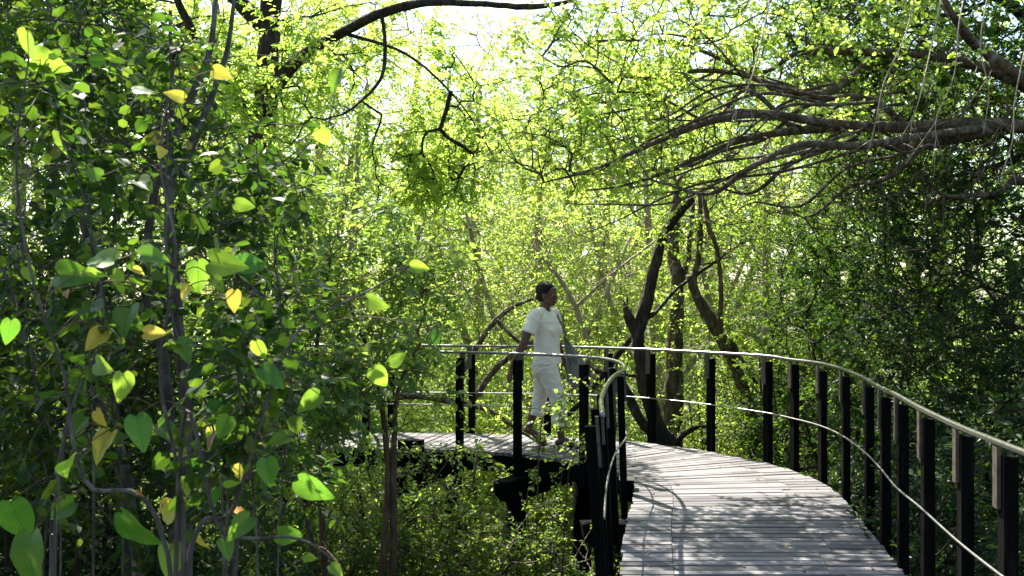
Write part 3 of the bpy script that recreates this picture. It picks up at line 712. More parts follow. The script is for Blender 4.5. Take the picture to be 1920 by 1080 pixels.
def tr_disp(c):
    l = c - PO; v = np.zeros(len(c))
    for sx, sz, w_, p_ in ((1.3, 1.5, 70, 0), (-1.5, 1.2, 64, 2.2), (.3, 1.8, 88, 4.4)):
        v += np.maximum(0, np.sin((l[:, 0] * sx + l[:, 2] * sz + l[:, 1] * .4) * w_ * .5 + p_ + 1.8 * np.sin(l[:, 2] * 13 + l[:, 0] * 9 + p_))) ** 2 * .004
    return v
fix(merged('trousers', tr, M_TROUSER, .007, person, 4, tr_disp))
mb = MB(); rg = []
for z in (.872, .898): ellring(rg, rotz(J(-.004, 0, z), YAW) + J(.012, 0, 0), .129, .178, YAW, 0, 28, .9)
loft(mb, [r_ + PO for r_ in rg]); mb.build('waistband', M_TROUSER, person, True)
# hair: tight rows drawn back to a small knot
hr = MB(); ball(hr, hd(-.022, 0, .037), (.104, .086, .094), HY, 24); ball(hr, hd(-.06, 0, -.012), (.062, .066, .064), HY); ball(hr, hd(-.108, 0, -.02), (.03, .034, .034), HY)
for k_ in np.linspace(-1, 1, 9):
    pth = []
    for t in np.linspace(0, 1, 12):
        th = R(28 + 150 * t); yy = k_ * .072 * (1 - .45 * t * t)
        rr = math.sqrt(max(.05, 1 - (yy / .09) ** 2)); pth.append(hd(-.022 + math.cos(th) * .105 * rr, yy, .037 + math.sin(th) * .096 * rr - (.02 if t > .9 else 0)))
    tube(hr, np.array(pth), .0075, 8)
hr.v = [v + PO for v in hr.v]; fix(merged('hair', hr, M_HAIR, .005, person, 2))
for s_ in (-1, 1):
    e = empty('eye', (0, 0, 0)); bpy.data.objects.remove(e)
    mb = MB(); ball(mb, hd(.083, s_ * .029, .001) + PO, (.010, .0125, .008), HY, 10); eo = mb.build('eye', M_EYE, person, True)
    mb = MB(); ball(mb, hd(.0905, s_ * .0285, .001) + PO, (.0045, .0058, .0062), HY, 10); mb.build('iris', M_PUPIL, person, True)
mb = MB(); ball(mb, hd(.0925, 0, -.0665) + PO, (.0145, .0265, .0085), HY, 12); ball(mb, hd(.090, 0, -.0785) + PO, (.0145, .023, .0085), HY, 12); mb.build('lips', M_LIP, person, True)
for he, to in ((heelR, toeR), (heelL, toeL)):
    fd = unit(to - he); sd_ = unit(np.cross(fd, J(0, 0, 1))); up = np.cross(sd_, fd); mb = MB(); V = []
    outl = [(-.045, 0), (-.035, .028), (.03, .032), (.55, .038), (.85, .046), (1.08, .04), (1.22, .02), (1.25, 0)]
    L = np.linalg.norm(to - he); pl = [(a * L if a > 0 else a, b) for a, b in outl]; full = pl + [(a, -b) for a, b in pl[1:-1]][::-1]
    for dz in (-.050 if he[2] > .1 else -.047, -.033):
        for a, b in full: 
            pos_ = he + fd * a + sd_ * b + up * dz
            pos_[2] = max(pos_[2], .006 if dz < -.04 else .02); V.append(pos_ + PO)
    m_ = len(full); mb.add(V, [[j, (j + 1) % m_, m_ + (j + 1) % m_, m_ + j] for j in range(m_)])
    mb.v.append(np.array([np.mean(V[:m_], 0), np.mean(V[m_:], 0)])); mb.r.append(np.zeros(2)); mb.n += 2
    mb.t.append(np.array([[2 * m_, (j + 1) % m_, j] for j in range(m_)] + [[2 * m_ + 1, m_ + j, m_ + (j + 1) % m_] for j in range(m_)]))
    so = mb.build('sandal', M_SANDAL, person)
    mb = MB()
    for f_ in (.62, .86):
        c_ = he + (to - he) * f_; a = np.linspace(0, math.pi, 10)
        tube(mb, np.array([c_ + sd_ * math.cos(x_) * .046 + up * (-.03 + math.sin(x_) * (.066 if f_ < .7 else .054)) for x_ in a]) + PO, .009, 8, flat=.5)
    mb.build('strap', M_SANDAL, person, True)

# ------------------------------------------------------------------ tote bag, hung on her far shoulder
BO = PO + J(.30, .10, .75)
def bagpt(px, py, dy=0): return P(px, py, 10.4 + dy)
bag = empty('tote_bag', bagpt(1088, 735, .05), 'grey canvas tote bag with round black print at the woman\'s far side', 'bag')
top_l, top_r, bot_r, bot_l = bagpt(1056, 634, .12), bagpt(1063, 634, .12), bagpt(1117, 708, .02), bagpt(1066, 733, -.05)
nu, nv = 18, 26; F_ = []; Bk = []
for j in range(nv + 1):
    v_ = j / nv
    for i in range(nu + 1):
        u_ = i / nu
        p = (top_l * (1 - u_) + top_r * u_) * (1 - v_) + (bot_l * (1 - u_) + bot_r * u_) * v_
        bul = math.sin(u_ * math.pi) ** .6 * (.018 + .03 * v_) * (1 if v_ < .97 else .5)
        rip = .010 * (1 - v_ * .75) * math.sin(u_ * 19 + v_ * 2.0) + .005 * math.sin(u_ * 9 + v_ * 7)
        p = p + J(.008 * math.sin(v_ * 7) * (1 - u_), 0, -.006 * math.sin(u_ * 6))
        F_.append(p + J(0, -bul - rip, 0)); Bk.append(p + J(0, bul * .8 - rip + .004, 0))
mb = MB(); W_ = nu + 1; q = []; off = len(F_)
for j in range(nv):
    for i in range(nu):
        a = j * W_ + i; q.append([a, a + W_, a + W_ + 1, a + 1]); q.append([off + a, off + a + 1, off + a + W_ + 1, off + a + W_])
for j in range(nv):
    a = j * W_; q.append([a, off + a, off + a + W_, a + W_]); a += nu; q.append([a, a + W_, off + a + W_, off + a])
for i in range(nu):
    q.append([i, i + 1, off + i + 1, off + i]); a = nv * W_ + i; q.append([a, off + a, off + a + 1, a + 1])
mb.add(F_ + Bk, q); mb.build('bag_body', M_BAG, bag, True)
FA = np.array(F_).reshape(nv + 1, nu + 1, 3)
def onbag(px, py, lift=.003):
    t = bagpt(px, py)[[0, 2]]; D = ((FA[:, :, [0, 2]] - t) ** 2).sum(-1); o_ = np.argsort(D.ravel())[:4]
    w_ = 1 / (D.ravel()[o_] + 1e-5); y = (FA.reshape(-1, 3)[o_, 1] * w_).sum() / w_.sum(); return J(t[0], y - lift, t[1])
mb = MB(); cx_, cy_ = 1074.5, 676.0
def ink(pts, r_=.0022): tube(mb, np.array([onbag(cx_ + x, cy_ + y) for x, y in pts]), r_, 6)
ink([(math.cos(a) * 7.2, math.sin(a) * 8.6) for a in np.linspace(-1.2, 4.6, 26)])
ink([(-3.6, -3), (-3.6, 4), (3.0, 4), (3.4, -2), (-.5, -4.5), (-3.6, -3)]); ink([(-1.6, 2), (-1.2, -1), (.6, 1.5), (1.4, -1.2)]); ink([(-2, -5.5), (0, -7), (2, -5.5)])
mb.build('emblem', M_INK, bag, True)
mb = MB()
shoulder = shL + PO + J(-.03, -.02, .068)
tube(mb, smooth_path([top_l, PO + J(.215, .11, 1.17), PO + J(.15, .10, 1.33), PO + J(.095, .12, 1.43), shoulder + J(0, .03, .01), PO + J(.06, .26, 1.25), PO + J(.15, .24, 1.14), top_r], 6), .010, 8, flat=.35)
mb.build('strap', M_BAG, bag, True)
#PLANTS
# ------------------------------------------------------------------ plants
UP = np.array([0, 0, 1.])
def px_r(d, rpx, rpy, rd): return (rpx * d / FPX, rd, rpy * d / FPX)

def plant(name, label, cat, base, limbs=(), crowns=(), bark=None, lmat=None, leaf=.05, tpl=T_OVAL, twig=.28, nleaf=9, per=2, droop=.25,
          rtip=.0045, group=None, seed=None, wob=.08, step=.28, trunk_rough=.12, spread=.9, rmax=.05, flat=.6, ex=.40, dens=1.0, extra=None, bare=(), lname='foliage', spray_out=.6, rndlo=0, rndhi=1):
    """limbs: list of (points, [radii]) ; crowns: list of (centre, radii, count, gap, f)"""
    root = empty(name, base, label, cat, group)
    L = []
    tm = MB()
    for pts, rr in limbs:
        p = smooth_path(pts, 6)
        if len(p) > 3: p[1:-1] += rng.normal(0, .12 * min(rr), (len(p) - 2, 3))
        tube(tm, p, rr, 12 if max(rr) > .05 else 8, trunk_rough, rng.uniform()); L.append(p)
    if limbs: tm.build('trunk', bark, root, True)
    T = [fill(c, r, int(n * 1.25 * dens), gap, f) for c, r, n, gap, f in crowns]
    T = np.concatenate(T) if T else np.zeros((0, 3))
    nT = len(T)
    if nT or bare:
        T0 = T; TB = [fill(c, r, n, gap, f) for c, r, n, gap, f in bare]; T = np.concatenate([T] + TB)
        isb = np.zeros(len(T), bool); isb[nT:] = True
        A, par, nl = skeleton(L, T, step, wob)
        rd = radii(par, nl, rtip, ex, rmax)
        br = MB(); lf = MB()
        i = np.arange(nl, len(A)); 
        r0 = np.where(par[i] < nl, rd[i], rd[par[i]])
        m = r0 > .012
        segs(br, A[par[i]][m], A[i][m], np.minimum(r0[m], rd[i][m] * 1.4), rd[i][m], 6, rng.uniform(0, 1)); m = ~m
        segs(br, A[par[i]][m], A[i][m], np.minimum(r0[m], rd[i][m] * 1.4), rd[i][m], 4, rng.uniform(0, 1))
        # sprays at the tips and along the thinner branches
        child = np.zeros(len(A), bool); child[par[par >= 0]] = True
        tips = i[~child[i]]; thin = i[(rd[i] < rtip * 2.6)]
        if len(TB):
            bt = T[nT:]; near = lambda k_: np.array([((bt - q_) ** 2).sum(1).min() < 1e-6 for q_ in A[k_]], bool)
            tips = tips[~near(tips)]
            tt = A[tips]; dist = lambda k_: np.array([((tt - q_) ** 2).sum(1).min() < .16 for q_ in A[k_]], bool)
            thin = thin[dist(thin)]
        pick = np.concatenate([np.repeat(tips, per), rng.choice(thin, min(len(thin), int(len(tips) * per * .6)), replace=True)]) if len(thin) else np.repeat(tips, per)
        d0 = unit(A[pick] - A[par[pick]]); d = d0 * spray_out + rng.normal(0, .55, (len(pick), 3)) + UP * .08
        g0 = np.clip(.5 + .35 * clump(A[pick], 1.6) + rng.normal(0, .15, len(pick)), 0, 1)
        g0 = rndlo + (rndhi - rndlo) * g0
        sprays(br, lf, A[pick], d, twig, nleaf, leaf, tpl, droop, spread, g0, flat)
        br.build('branchwork', bark, root, True)
        lf.build(lname, lmat, root)
    return root

def copy_tree(src, loc, rz, sc, label, group=None):
    c = src.copy(); COL.objects.link(c); c.location = tuple(map(float, loc)); c.rotation_euler = (0, 0, rz); c.scale = (sc, sc, sc); c['label'] = label
    if group: c['group'] = group
    for ch in list(src.children):
        k_ = ch.copy(); COL.objects.link(k_); k_.parent = c
    return c

def gz(x, y): return float(ground_z(x, y))
def B(px, d, dz=-.1):
    x = (px - 960) / FPX * d; return np.array([x, d, gz(x, d) + dz])

# --- far sunlit thicket
FAR = dict(cat='tree', bark=BARK_PALE, lmat=LM_BRIGHT, leaf=.054, tpl=T_SMALL, twig=.5, nleaf=17, per=4, rtip=.006, wob=.10, step=.4)
def far_tree(name, label, px, d, top, n, rx=1.7, gap=-.25, lean=0.0, **kw):
    b = B(px, d); H = top - b[2]; x, y, z = b
    o = {**FAR, **kw}
    c = [((x + lean * .7, y, b[2] + H * .62), (rx, rx * .9, H * .38), n, gap, .8), ((x, y, b[2] + H * .28), (rx * .9, rx * .8, H * .27), int(n * .35), gap, .9)]
    limbs = [([b, b + [lean * .2, 0, H * .3], b + [lean * .6, .1, H * .62], b + [lean, 0, H * .85]], [.11, .08, .035]),
             ([b + [lean * .15, 0, H * .22], b + [-rx * .4, .2, H * .5], b + [-rx * .6, 0, H * .72]], [.06, .03]),
             ([b + [lean * .15, 0, H * .26], b + [rx * .4, -.3, H * .45], b + [rx * .75, -.1, H * .66]], [.055, .028])]
    return plant(name, label, o.pop('cat'), b, limbs, c, **o)
ft = [
 far_tree('thicket_tree', 'pale sunlit tree filling the background directly above the woman', 1010, 16.5, 5.0, 420, 2.0),
 far_tree('thicket_tree', 'glowing yellow-green tree behind the left end of the far railing', 640, 16.5, 5.6, 420, 1.9, lean=.3),
 far_tree('thicket_tree', 'bright tree behind the forked leaning trunk', 1240, 17.0, 5.2, 420, 2.1, lean=-.3),
 far_tree('thicket_tree', 'green tree beyond the middle posts of the right-hand railing bend', 1440, 14.5, 4.8, 460, 1.8, lmat=LM_MID),
]
ft2 = [(ft[0], 900, 20.5, 1.0, 1.32, 'tall hazy tree far behind the woman, under the white gap of sky'),
 (ft[1], 620, 19.5, 2.2, 1.35, 'tall bright tree far behind the left shrub, left of the white sky gap'),
 (ft[2], 1120, 21.5, 4.0, 1.28, 'far bright tree between the woman and the forked trunk'),
 (ft[0], 1330, 20.5, 2.9, 1.4, 'tall far tree above the bend of the railing'),
 (ft[3], 1560, 18.5, .7, 1.45, 'tall tree behind the upper right branches'),
 (ft[1], 420, 17.5, 4.4, 1.45, 'bright tree behind the dark trunk at upper left'),
 (ft[2], 200, 16.5, 1.3, 1.4, 'tree behind the grey stems near the left edge'),
 (ft[3], 40, 14.5, 3.3, 1.3, 'tree at the far left edge behind the shrubs'),
 (ft[0], 1760, 17.0, 5.1, 1.45, 'tree far behind the dark hedge on the right'),
 (ft[1], 1000, 25.0, .4, 1.3, 'farthest tree on the line of the white sky gap'),
 (ft[2], 760, 25.5, 2.6, 1.6, 'farthest tree left of the white sky gap'),
 (ft[3], 1240, 26.0, 3.6, 1.7, 'farthest tree behind the leaning trunks')]
for src, px, d, rz, sc, lab in ft2:
    copy_tree(src, B(px, d), rz, sc, lab + ', pale green')
for i_, o in enumerate(ft): pass
# low bushes just beyond the far railing
BUSH = dict(cat='bush', bark=BARK_BROWN, lmat=LM_BRIGHT, leaf=.05, tpl=T_SMALL, twig=.36, nleaf=14, per=4, rtip=.005, wob=.12)
def bush(label, px, d, top, rx, n, gap=-.3, low=.5, name='bush', ry=None, **kw):
    b = B(px, d); H = top - b[2]; o = {**BUSH, **kw}
    st = []
    for k_ in range(4):
        a = rng.uniform(0, 6.28); e = b + [math.cos(a) * rx * .6, math.sin(a) * rx * .5, H * rng.uniform(.55, .8)]
        st.append(([b + [math.cos(a) * .12, math.sin(a) * .12, 0], (b + e) / 2 + rng.normal(0, .12, 3), e], [.03, .022, .012]))
    return plant(name, label, o.pop('cat'), b, st, [((b[0], b[1], b[2] + H * low), (rx, ry or rx * .8, H * .52), n, gap, 1.1)], **o)
bush('yellow-green sunlit bush behind the railing below the outstretched hand', 900, 13.6, 1.0, 1.3, 300)
bush('sunlit bush behind the railing posts at the foot of the forked trunk', 1120, 13.3, .9, 1.3, 300)
bush('leafy bush behind the tall post right of the forked trunk', 1330, 12.9, 1.2, 1.1, 300)
bush('bush beyond the far deck edge at the left end, half hidden', 700, 13.4, 1.2, 1.3, 280)
bush('leafy bush behind the first close pair of railing posts on the bend', 1470, 12.0, 1.7, 1.1, 320, lmat=LM_MID)

# --- what nobody could count: the wood that closes the view far behind, and the undergrowth
def mass(name, label, cat, n, x0, x1, y0, y1, ztop, size, mat, gap, bark=BARK_BROWN, nl_=12, twig=.7, f=.5):
    X_ = rng.uniform(x0, x1, n * 3); Y_2 = rng.uniform(y0, y1, n * 3); top = ztop * (1 + .3 * np.sin(X_ * .55 + 1) + .15 * np.sin(X_ * 1.7)); Z_ = GZ + (top - GZ) * rng.uniform(0, 1, n * 3) ** .9
    p = np.stack([X_, Y_2, Z_], 1); p = p[clump(p, f) > gap][:n]
    st = MB(); lf = MB(); sprays(st, lf, p, rng.normal(0, 1, (len(p), 3)) + UP * .2, twig, nl_, size, T_SMALL, .2, .9, np.clip(.5 + .4 * clump(p, 1.1), 0, 1))
    r_ = empty(name, (0, y0, GZ), label, cat); r_['kind'] = 'stuff'; st.build('twigs', bark, r_); lf.build('foliage', mat, r_)
mass('far_woodland', 'hazy green wood closing the view far behind everything', 'woodland', 7000, -24, 26, 27, 36, 8.0, .12, LM_BRIGHT, -.35, nl_=24, twig=1.0, f=.35)
mass('undergrowth', 'tangled low undergrowth covering the ground between the trunks', 'undergrowth', 7500, -13, 14, 13, 27, .9, .07, LM_BRIGHT, -.4, nl_=22)
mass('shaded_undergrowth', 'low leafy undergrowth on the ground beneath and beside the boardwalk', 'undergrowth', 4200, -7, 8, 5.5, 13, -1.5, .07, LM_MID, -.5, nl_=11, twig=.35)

# --- dark hedge on the right, beyond the outer railing
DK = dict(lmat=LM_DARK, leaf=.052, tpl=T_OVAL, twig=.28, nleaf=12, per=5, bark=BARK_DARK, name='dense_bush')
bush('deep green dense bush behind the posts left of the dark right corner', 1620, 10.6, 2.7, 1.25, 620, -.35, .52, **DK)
bush('tall dark bush filling the right edge behind the nearest posts', 1850, 8.9, 2.9, 1.35, 760, -.45, .52, **{**DK, 'lmat': LM_DARK_SHADED})
bush('dark low bush in the bottom right corner below the handrail', 1900, 6.4, .9, 1.0, 520, -.5, .5, **{**DK, 'lmat': LM_DARK_SHADED})
bush('dark low bush behind the middle posts of the right-hand railing', 1740, 8.2, .7, .7, 420, -.45, .5, **{**DK, 'lmat': LM_DARK_SHADED})
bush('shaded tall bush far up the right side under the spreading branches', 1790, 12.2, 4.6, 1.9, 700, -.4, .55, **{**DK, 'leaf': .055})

# --- trunks behind the railing
def Q(*a): return [P(*t) for t in a]
D0 = 12.1
fk = plant('forked_tree', 'dark slender tree leaning right behind the railing, with a jagged broken stub at its fork', 'tree', B(1262, D0), [
    (Q((1262, 835, D0), (1235, 800, D0), (1213, 740, D0), (1203, 680, D0), (1196, 632, D0), (1206, 590, D0), (1222, 520, D0), (1245, 440, D0), (1272, 400, D0 - .1), (1300, 372, D0 - .2)), [.12, .09, .085, .08, .075, .068, .06, .045]),
    (Q((1200, 645, D0), (1190, 615, D0), (1178, 592, D0 - .05), (1172, 574, D0 - .05)), [.085, .07, .055, .03]),
    (Q((1262, 838, D0), (1215, 805, D0 + .1), (1185, 755, D0 + .2), (1165, 715, D0 + .2)), [.085, .07, .055, .05]),
    (Q((1255, 838, D0), (1285, 812, D0 - .1), (1310, 800, D0 - .2), (1345, 803, D0 - .2)), [.06, .04, .025, .015]),
    ([B(1262, D0), P(1258, 900, D0), P(1260, 835, D0)], [.17, .15, .13]),
    (Q((1171, 576, D0 - .05), (1169, 560, D0)), [.018, .004]), (Q((1175, 576, D0 - .05), (1177, 554, D0)), [.02, .004]), (Q((1180, 590, D0), (1186, 574, D0)), [.016, .004]),
    (Q((1205, 600, D0), (1230, 585, D0), (1265, 545, D0 + .2), (1300, 520, D0 + .3), (1370, 470, D0 + .5)), [.03, .025, .02, .012])],
    [(P(1290, 400, D0), px_r(D0, 130, 70, .8), 34, -.5, 1)], BARK_DARK, LM_MID, .055, T_OVAL, .3, 8, 2, trunk_rough=.22)
vt = plant('vine_wrapped_tree', 'straight brown trunk wrapped in dry vines, between the two leaning trees', 'tree', B(1265, 12.9), [
    ([B(1266, 12.9), P(1264, 850, 12.9), P(1262, 740, 12.9), P(1266, 640, 12.9), P(1270, 540, 12.9), P(1262, 440, 13), P(1275, 330, 13)], [.15, .12, .11, .11, .085, .07, .05]),
    (Q((1268, 560, 12.9), (1290, 480, 13), (1300, 380, 13.2)), [.05, .04, .03])],
    [(P(1280, 380, 13), px_r(13, 200, 110, 1.2), 120, -.3, 1), (P(1268, 560, 12.8), px_r(13, 30, 90, .25), 26, -.8, 1)], BARK_BROWN, LM_BRIGHT, .05, T_OVAL, .3, 9, 2, trunk_rough=.25)
D1 = 12.4
ct = plant('crooked_tree', 'crooked brown tree bending left up to a blunt knuckle, right of the vine-wrapped trunk', 'tree', B(1425, D1), [
    ([B(1430, D1), P(1418, 850, D1), P(1410, 790, D1), P(1392, 725, D1), P(1365, 660, D1), P(1335, 605, D1), P(1308, 560, D1), P(1296, 515, D1)], [.11, .085, .08, .08, .075, .07, .066, .065]),
    (Q((1308, 560, D1), (1300, 530, D1), (1310, 480, D1), (1313, 420, D1), (1312, 360, D1)), [.05, .04, .035, .03]),
    (Q((1350, 630, D1), (1372, 640, D1), (1385, 665, D1), (1420, 720, D1)), [.035, .03, .02])],
    [(P(1350, 420, D1), px_r(D1, 110, 90, .8), 60, -.4, 1)], BARK_BROWN, LM_MID, .05, T_OVAL, .3, 8, 2, trunk_rough=.22)
# lianas hanging beside it
for lab, pts, r_ in (('long brown liana hanging beside the knuckle of the crooked tree', [(1318, 350, 12.2), (1328, 420, 12.1), (1345, 470, 12.1), (1352, 540, 12.1), (1350, 600, 12.2), (1352, 640, 12.2)], .028),
                     ('thin looping liana draped down the lower part of the crooked tree', [(1352, 560, 12.1), (1356, 625, 12.15), (1372, 690, 12.2), (1395, 740, 12.1), (1412, 800, 12.1)], .014)):
    mb = MB(); p = smooth_path(Q(*pts), 6); tube(mb, p, r_, 7, .2); o = mb.build('liana', BARK_RED, None, True, origin=p[-1]); tag(o, lab, 'vine')

# --- fallen, tangled branches behind the railing at the left
def snag(label, limbs, n, crowns=(), bark=BARK_BROWN, name='fallen_branch', cat='branch', lm=LM_BRIGHT, **kw):
    return plant(name, label, cat, limbs[0][0][0], limbs, crowns, bark, lm, .05, T_SMALL, .25, 7, 1, trunk_rough=.2, **kw)
snag('thick dead bough lying level behind the left part of the railing', [(Q((620, 770, 12.4), (760, 742, 12.3), (850, 752, 12.2), (905, 765, 12.2), (950, 790, 12.1), (985, 815, 12.0)), [.045, .05, .04, .03, .02])], 0,
     [(P(820, 720, 12.6), px_r(12.6, 160, 60, .5), 26, -1, 1)])
snag('leaning grey dead branch rising past the woman\'s trailing hand', [(Q((880, 760, 12.5), (930, 690, 12.6), (985, 650, 12.7), (1010, 640, 12.7)), [.035, .05, .04]), (Q((858, 712, 12.8), (900, 640, 12.9), (945, 585, 13), (1000, 560, 13)), [.045, .04, .03, .02]),
     (Q((930, 600, 12.9), (960, 630, 12.9), (985, 650, 12.9)), [.03, .03, .025])], 0, [(P(940, 600, 13), px_r(13, 110, 90, .7), 60, -1, 1)])
snag('crossed dead twigs behind the railing right of the hanging bag', [(Q((1065, 650, 12.4), (1100, 690, 12.4), (1150, 700, 12.3), (1200, 705, 12.2)), [.03, .03, .02]), (Q((1040, 800, 12.6), (1100, 740, 12.6), (1170, 650, 12.6), (1195, 620, 12.6)), [.03, .04, .03])], 0,
     [(P(1110, 690, 12.6), px_r(12.6, 90, 90, .5), 60, -1, 1)], bark=BARK_DARK)
snag('bare pale twiggy sapling arching over the space right of the woman\'s head', [(Q((1130, 860, 14), (1100, 640, 14), (1060, 540, 14), (1000, 460, 14)), [.05, .04, .02]), (Q((1075, 580, 14), (1140, 520, 14), (1230, 450, 14.2)), [.03, .012])], 0,
     [(P(1080, 500, 14), px_r(14, 170, 110, 1), 130, -1, 1)], bark=BARK_PALE, name='sapling', cat='tree')

# --- spreading tree, upper right
sp_l = []
def bough(pts, r): sp_l.append((Q(*[(x + rng.normal(0, 7), y + rng.normal(0, 9), z + rng.normal(0, .12)) for x, y, z in pts]) if len(sp_l) else Q(*pts), [a * (.72 if a < .08 else .85) for a in r]))
bough([(2250, 330, 9.5), (2050, 260, 9), (1860, 232, 8.7), (1700, 238, 8.4), (1560, 232, 8.2), (1440, 213, 8.0), (1340, 225, 7.9), (1240, 262, 7.8), (1120, 315, 7.9), (1020, 342, 8.0)], [.13, .10, .075, .06, .052, .048, .04, .03, .02, .008])
bough([(1860, 232, 8.7), (1700, 262, 8.6), (1600, 250, 8.5), (1480, 240, 8.3), (1380, 268, 8.2), (1300, 310, 8.2), (1180, 345, 8.2), (1060, 362, 8.3)], [.08, .06, .05, .045, .035, .025, .015, .007])
bough([(1860, 232, 8.7), (1740, 265, 8.0), (1610, 262, 7.7), (1500, 285, 7.5), (1400, 320, 7.4), (1320, 345, 7.4), (1210, 330, 7.5)], [.06, .045, .04, .035, .03, .02, .01])
bough([(2050, 260, 9), (1900, 170, 9.2), (1760, 100, 9.2), (1640, 105, 9.2), (1500, 92, 9.1), (1400, 115, 9.0), (1280, 80, 9.0), (1120, 70, 9.1)], [.10, .08, .06, .05, .04, .03, .02, .008])
bough([(1640, 105, 9.2), (1560, 170, 8.9), (1450, 175, 8.7), (1380, 150, 8.7), (1300, 140, 8.7), (1200, 150, 8.8), (1100, 130, 8.9)], [.05, .045, .04, .03, .02, .01])
bough([(2050, 260, 9), (1920, 140, 8.3), (1830, 78, 8.0), (1790, 30, 7.9), (1740, -60, 7.9)], [.08, .065, .055, .04, .03])
bough([(1480, 240, 8.3), (1400, 190, 8.5), (1330, 215, 8.6), (1230, 185, 8.7), (1120, 190, 8.8), (1000, 215, 9.0)], [.03, .025, .02, .012, .006])
bough([(1600, 250, 8.5), (1500, 305, 8.8), (1420, 345, 8.9), (1340, 352, 9.0), (1230, 372, 9.1)], [.035, .03, .02, .015, .006])
bough([(1740, 265, 8.0), (1660, 330, 8.3), (1600, 345, 8.4), (1540, 395, 8.5), (1500, 430, 8.6)], [.035, .03, .025, .018, .008])
bough([(1700, 238, 8.4), (1620, 200, 8.6), (1520, 205, 8.8), (1440, 250, 8.9), (1350, 285, 9.0), (1270, 300, 9.1), (1140, 290, 9.2), (1040, 310, 9.2)], [.04, .035, .03, .03, .02, .015, .01, .006])
bough([(1900, 340, 9), (1870, 360, 8.6), (1810, 372, 8.3), (1770, 362, 8.2), (1735, 345, 8.1)], [.05, .035, .028, .022, .012])
bough([(2250, 330, 9.5), (2020, 340, 9.1), (1900, 340, 9)], [.08, .06, .05])
for k_ in range(15):       # more thin arching boughs in the same fan
    y0 = rng.uniform(150, 300); x0 = rng.uniform(1480, 1720); d_ = rng.uniform(7.6, 9.6); dy = rng.uniform(20, 110) + (y0 - 200) * .3; L_ = rng.uniform(300, 560)
    bough([(x0, y0, d_), (x0 - L_ * .3, y0 + rng.uniform(-35, 30), d_ + rng.uniform(-.4, .3)), (x0 - L_ * .6, y0 + dy * .5 + rng.uniform(-35, 35), d_ + rng.uniform(-.5, .3)), (x0 - L_ * .85, y0 + dy * .95, d_), (x0 - L_, y0 + dy * 1.05, d_)], [.02, .018, .014, .009, .004])
base_sp = B(2250, 9.5)
for k_ in range(12):       # steeper crossing branches
    x0 = rng.uniform(1150, 1780); y0 = rng.uniform(40, 300); a_ = rng.uniform(-1.1, .9); L_ = rng.uniform(90, 260); d_ = rng.uniform(7.6, 9.4)
    bough([(x0, y0, d_), (x0 - L_ * .4 * math.cos(a_), y0 + L_ * .45 * math.sin(a_), d_ + rng.uniform(-.3, .3)), (x0 - L_ * .75 * math.cos(a_ * .8), y0 + L_ * .75 * math.sin(a_), d_), (x0 - L_ * math.cos(a_ * .6), y0 + L_ * math.sin(a_ * 1.1), d_)], [.014, .012, .009, .004])
sp_l.insert(0, ([base_sp, P(2240, 800, 9.5), P(2250, 330, 9.5), P(2230, 60, 9.6), P(2200, -300, 9.8)], [.26, .22, .2, .15, .08]))
plant('spreading_tree', 'wide tree reaching in from the right, its bare boughs fanning left over the boardwalk', 'tree', base_sp, sp_l,
    [(P(1330, 130, 8.9), px_r(8.9, 420, 150, 1.4), 300, -.25, 1.1), (P(1620, 60, 8.8), px_r(8.8, 180, 120, 1.2), 90, -.2, 1.1),
     (P(1180, 300, 8.6), px_r(8.6, 260, 70, 1.0), 80, -.2, 1), ((3.1, 11.9, 6.9), (2.9, 3.2, 1.1), 1400, -1, .8), ((5.6, 8.6, 6.2), (2.6, 3.0, 1.3), 700, -1, .8)],  # last two crowns are out of view, added to shade the right hedge
    BARK_BROWN, LM_BRIGHT, .045, T_ROUND, .28, 11, 3, trunk_rough=.2, rtip=.0048, rmax=.02, wob=.14,
    bare=[(P(1180, 270, 8.3), px_r(8.3, 300, 110, .9), 300, -1, 1), (P(1480, 300, 8.4), px_r(8.4, 300, 110, .8), 300, -1, 1), (P(1650, 400, 8.4), px_r(8.4, 160, 110, .7), 150, -1, 1), (P(1300, 110, 9), px_r(9, 330, 110, .9), 220, -1, 1), (P(1750, 250, 8.0), px_r(8.0, 200, 150, .8), 220, -1, 1)])
plant('dark_crowned_tree', 'dark-leaved tree closing the top right corner behind the hanging vines', 'tree', B(2150, 10.2), [
    ([B(2150, 10.2), P(2120, 500, 10.2), P(2060, 200, 10.1), P(1960, 60, 10.0), P(1820, -40, 9.9)], [.2, .16, .13, .08, .03]), ([P(2060, 200, 10.1), P(1900, 300, 9.9), P(1740, 340, 9.8)], [.06, .04, .012])],
    [(P(1790, 70, 9.9), px_r(9.9, 330, 190, .9), 420, -.3, 1.1), (P(1800, 320, 9.9), px_r(9.9, 240, 120, .8), 190, -.1, 1.1)],
    BARK_DARK, LM_DARK, .06, T_OVAL, .3, 11, 4, rtip=.005)
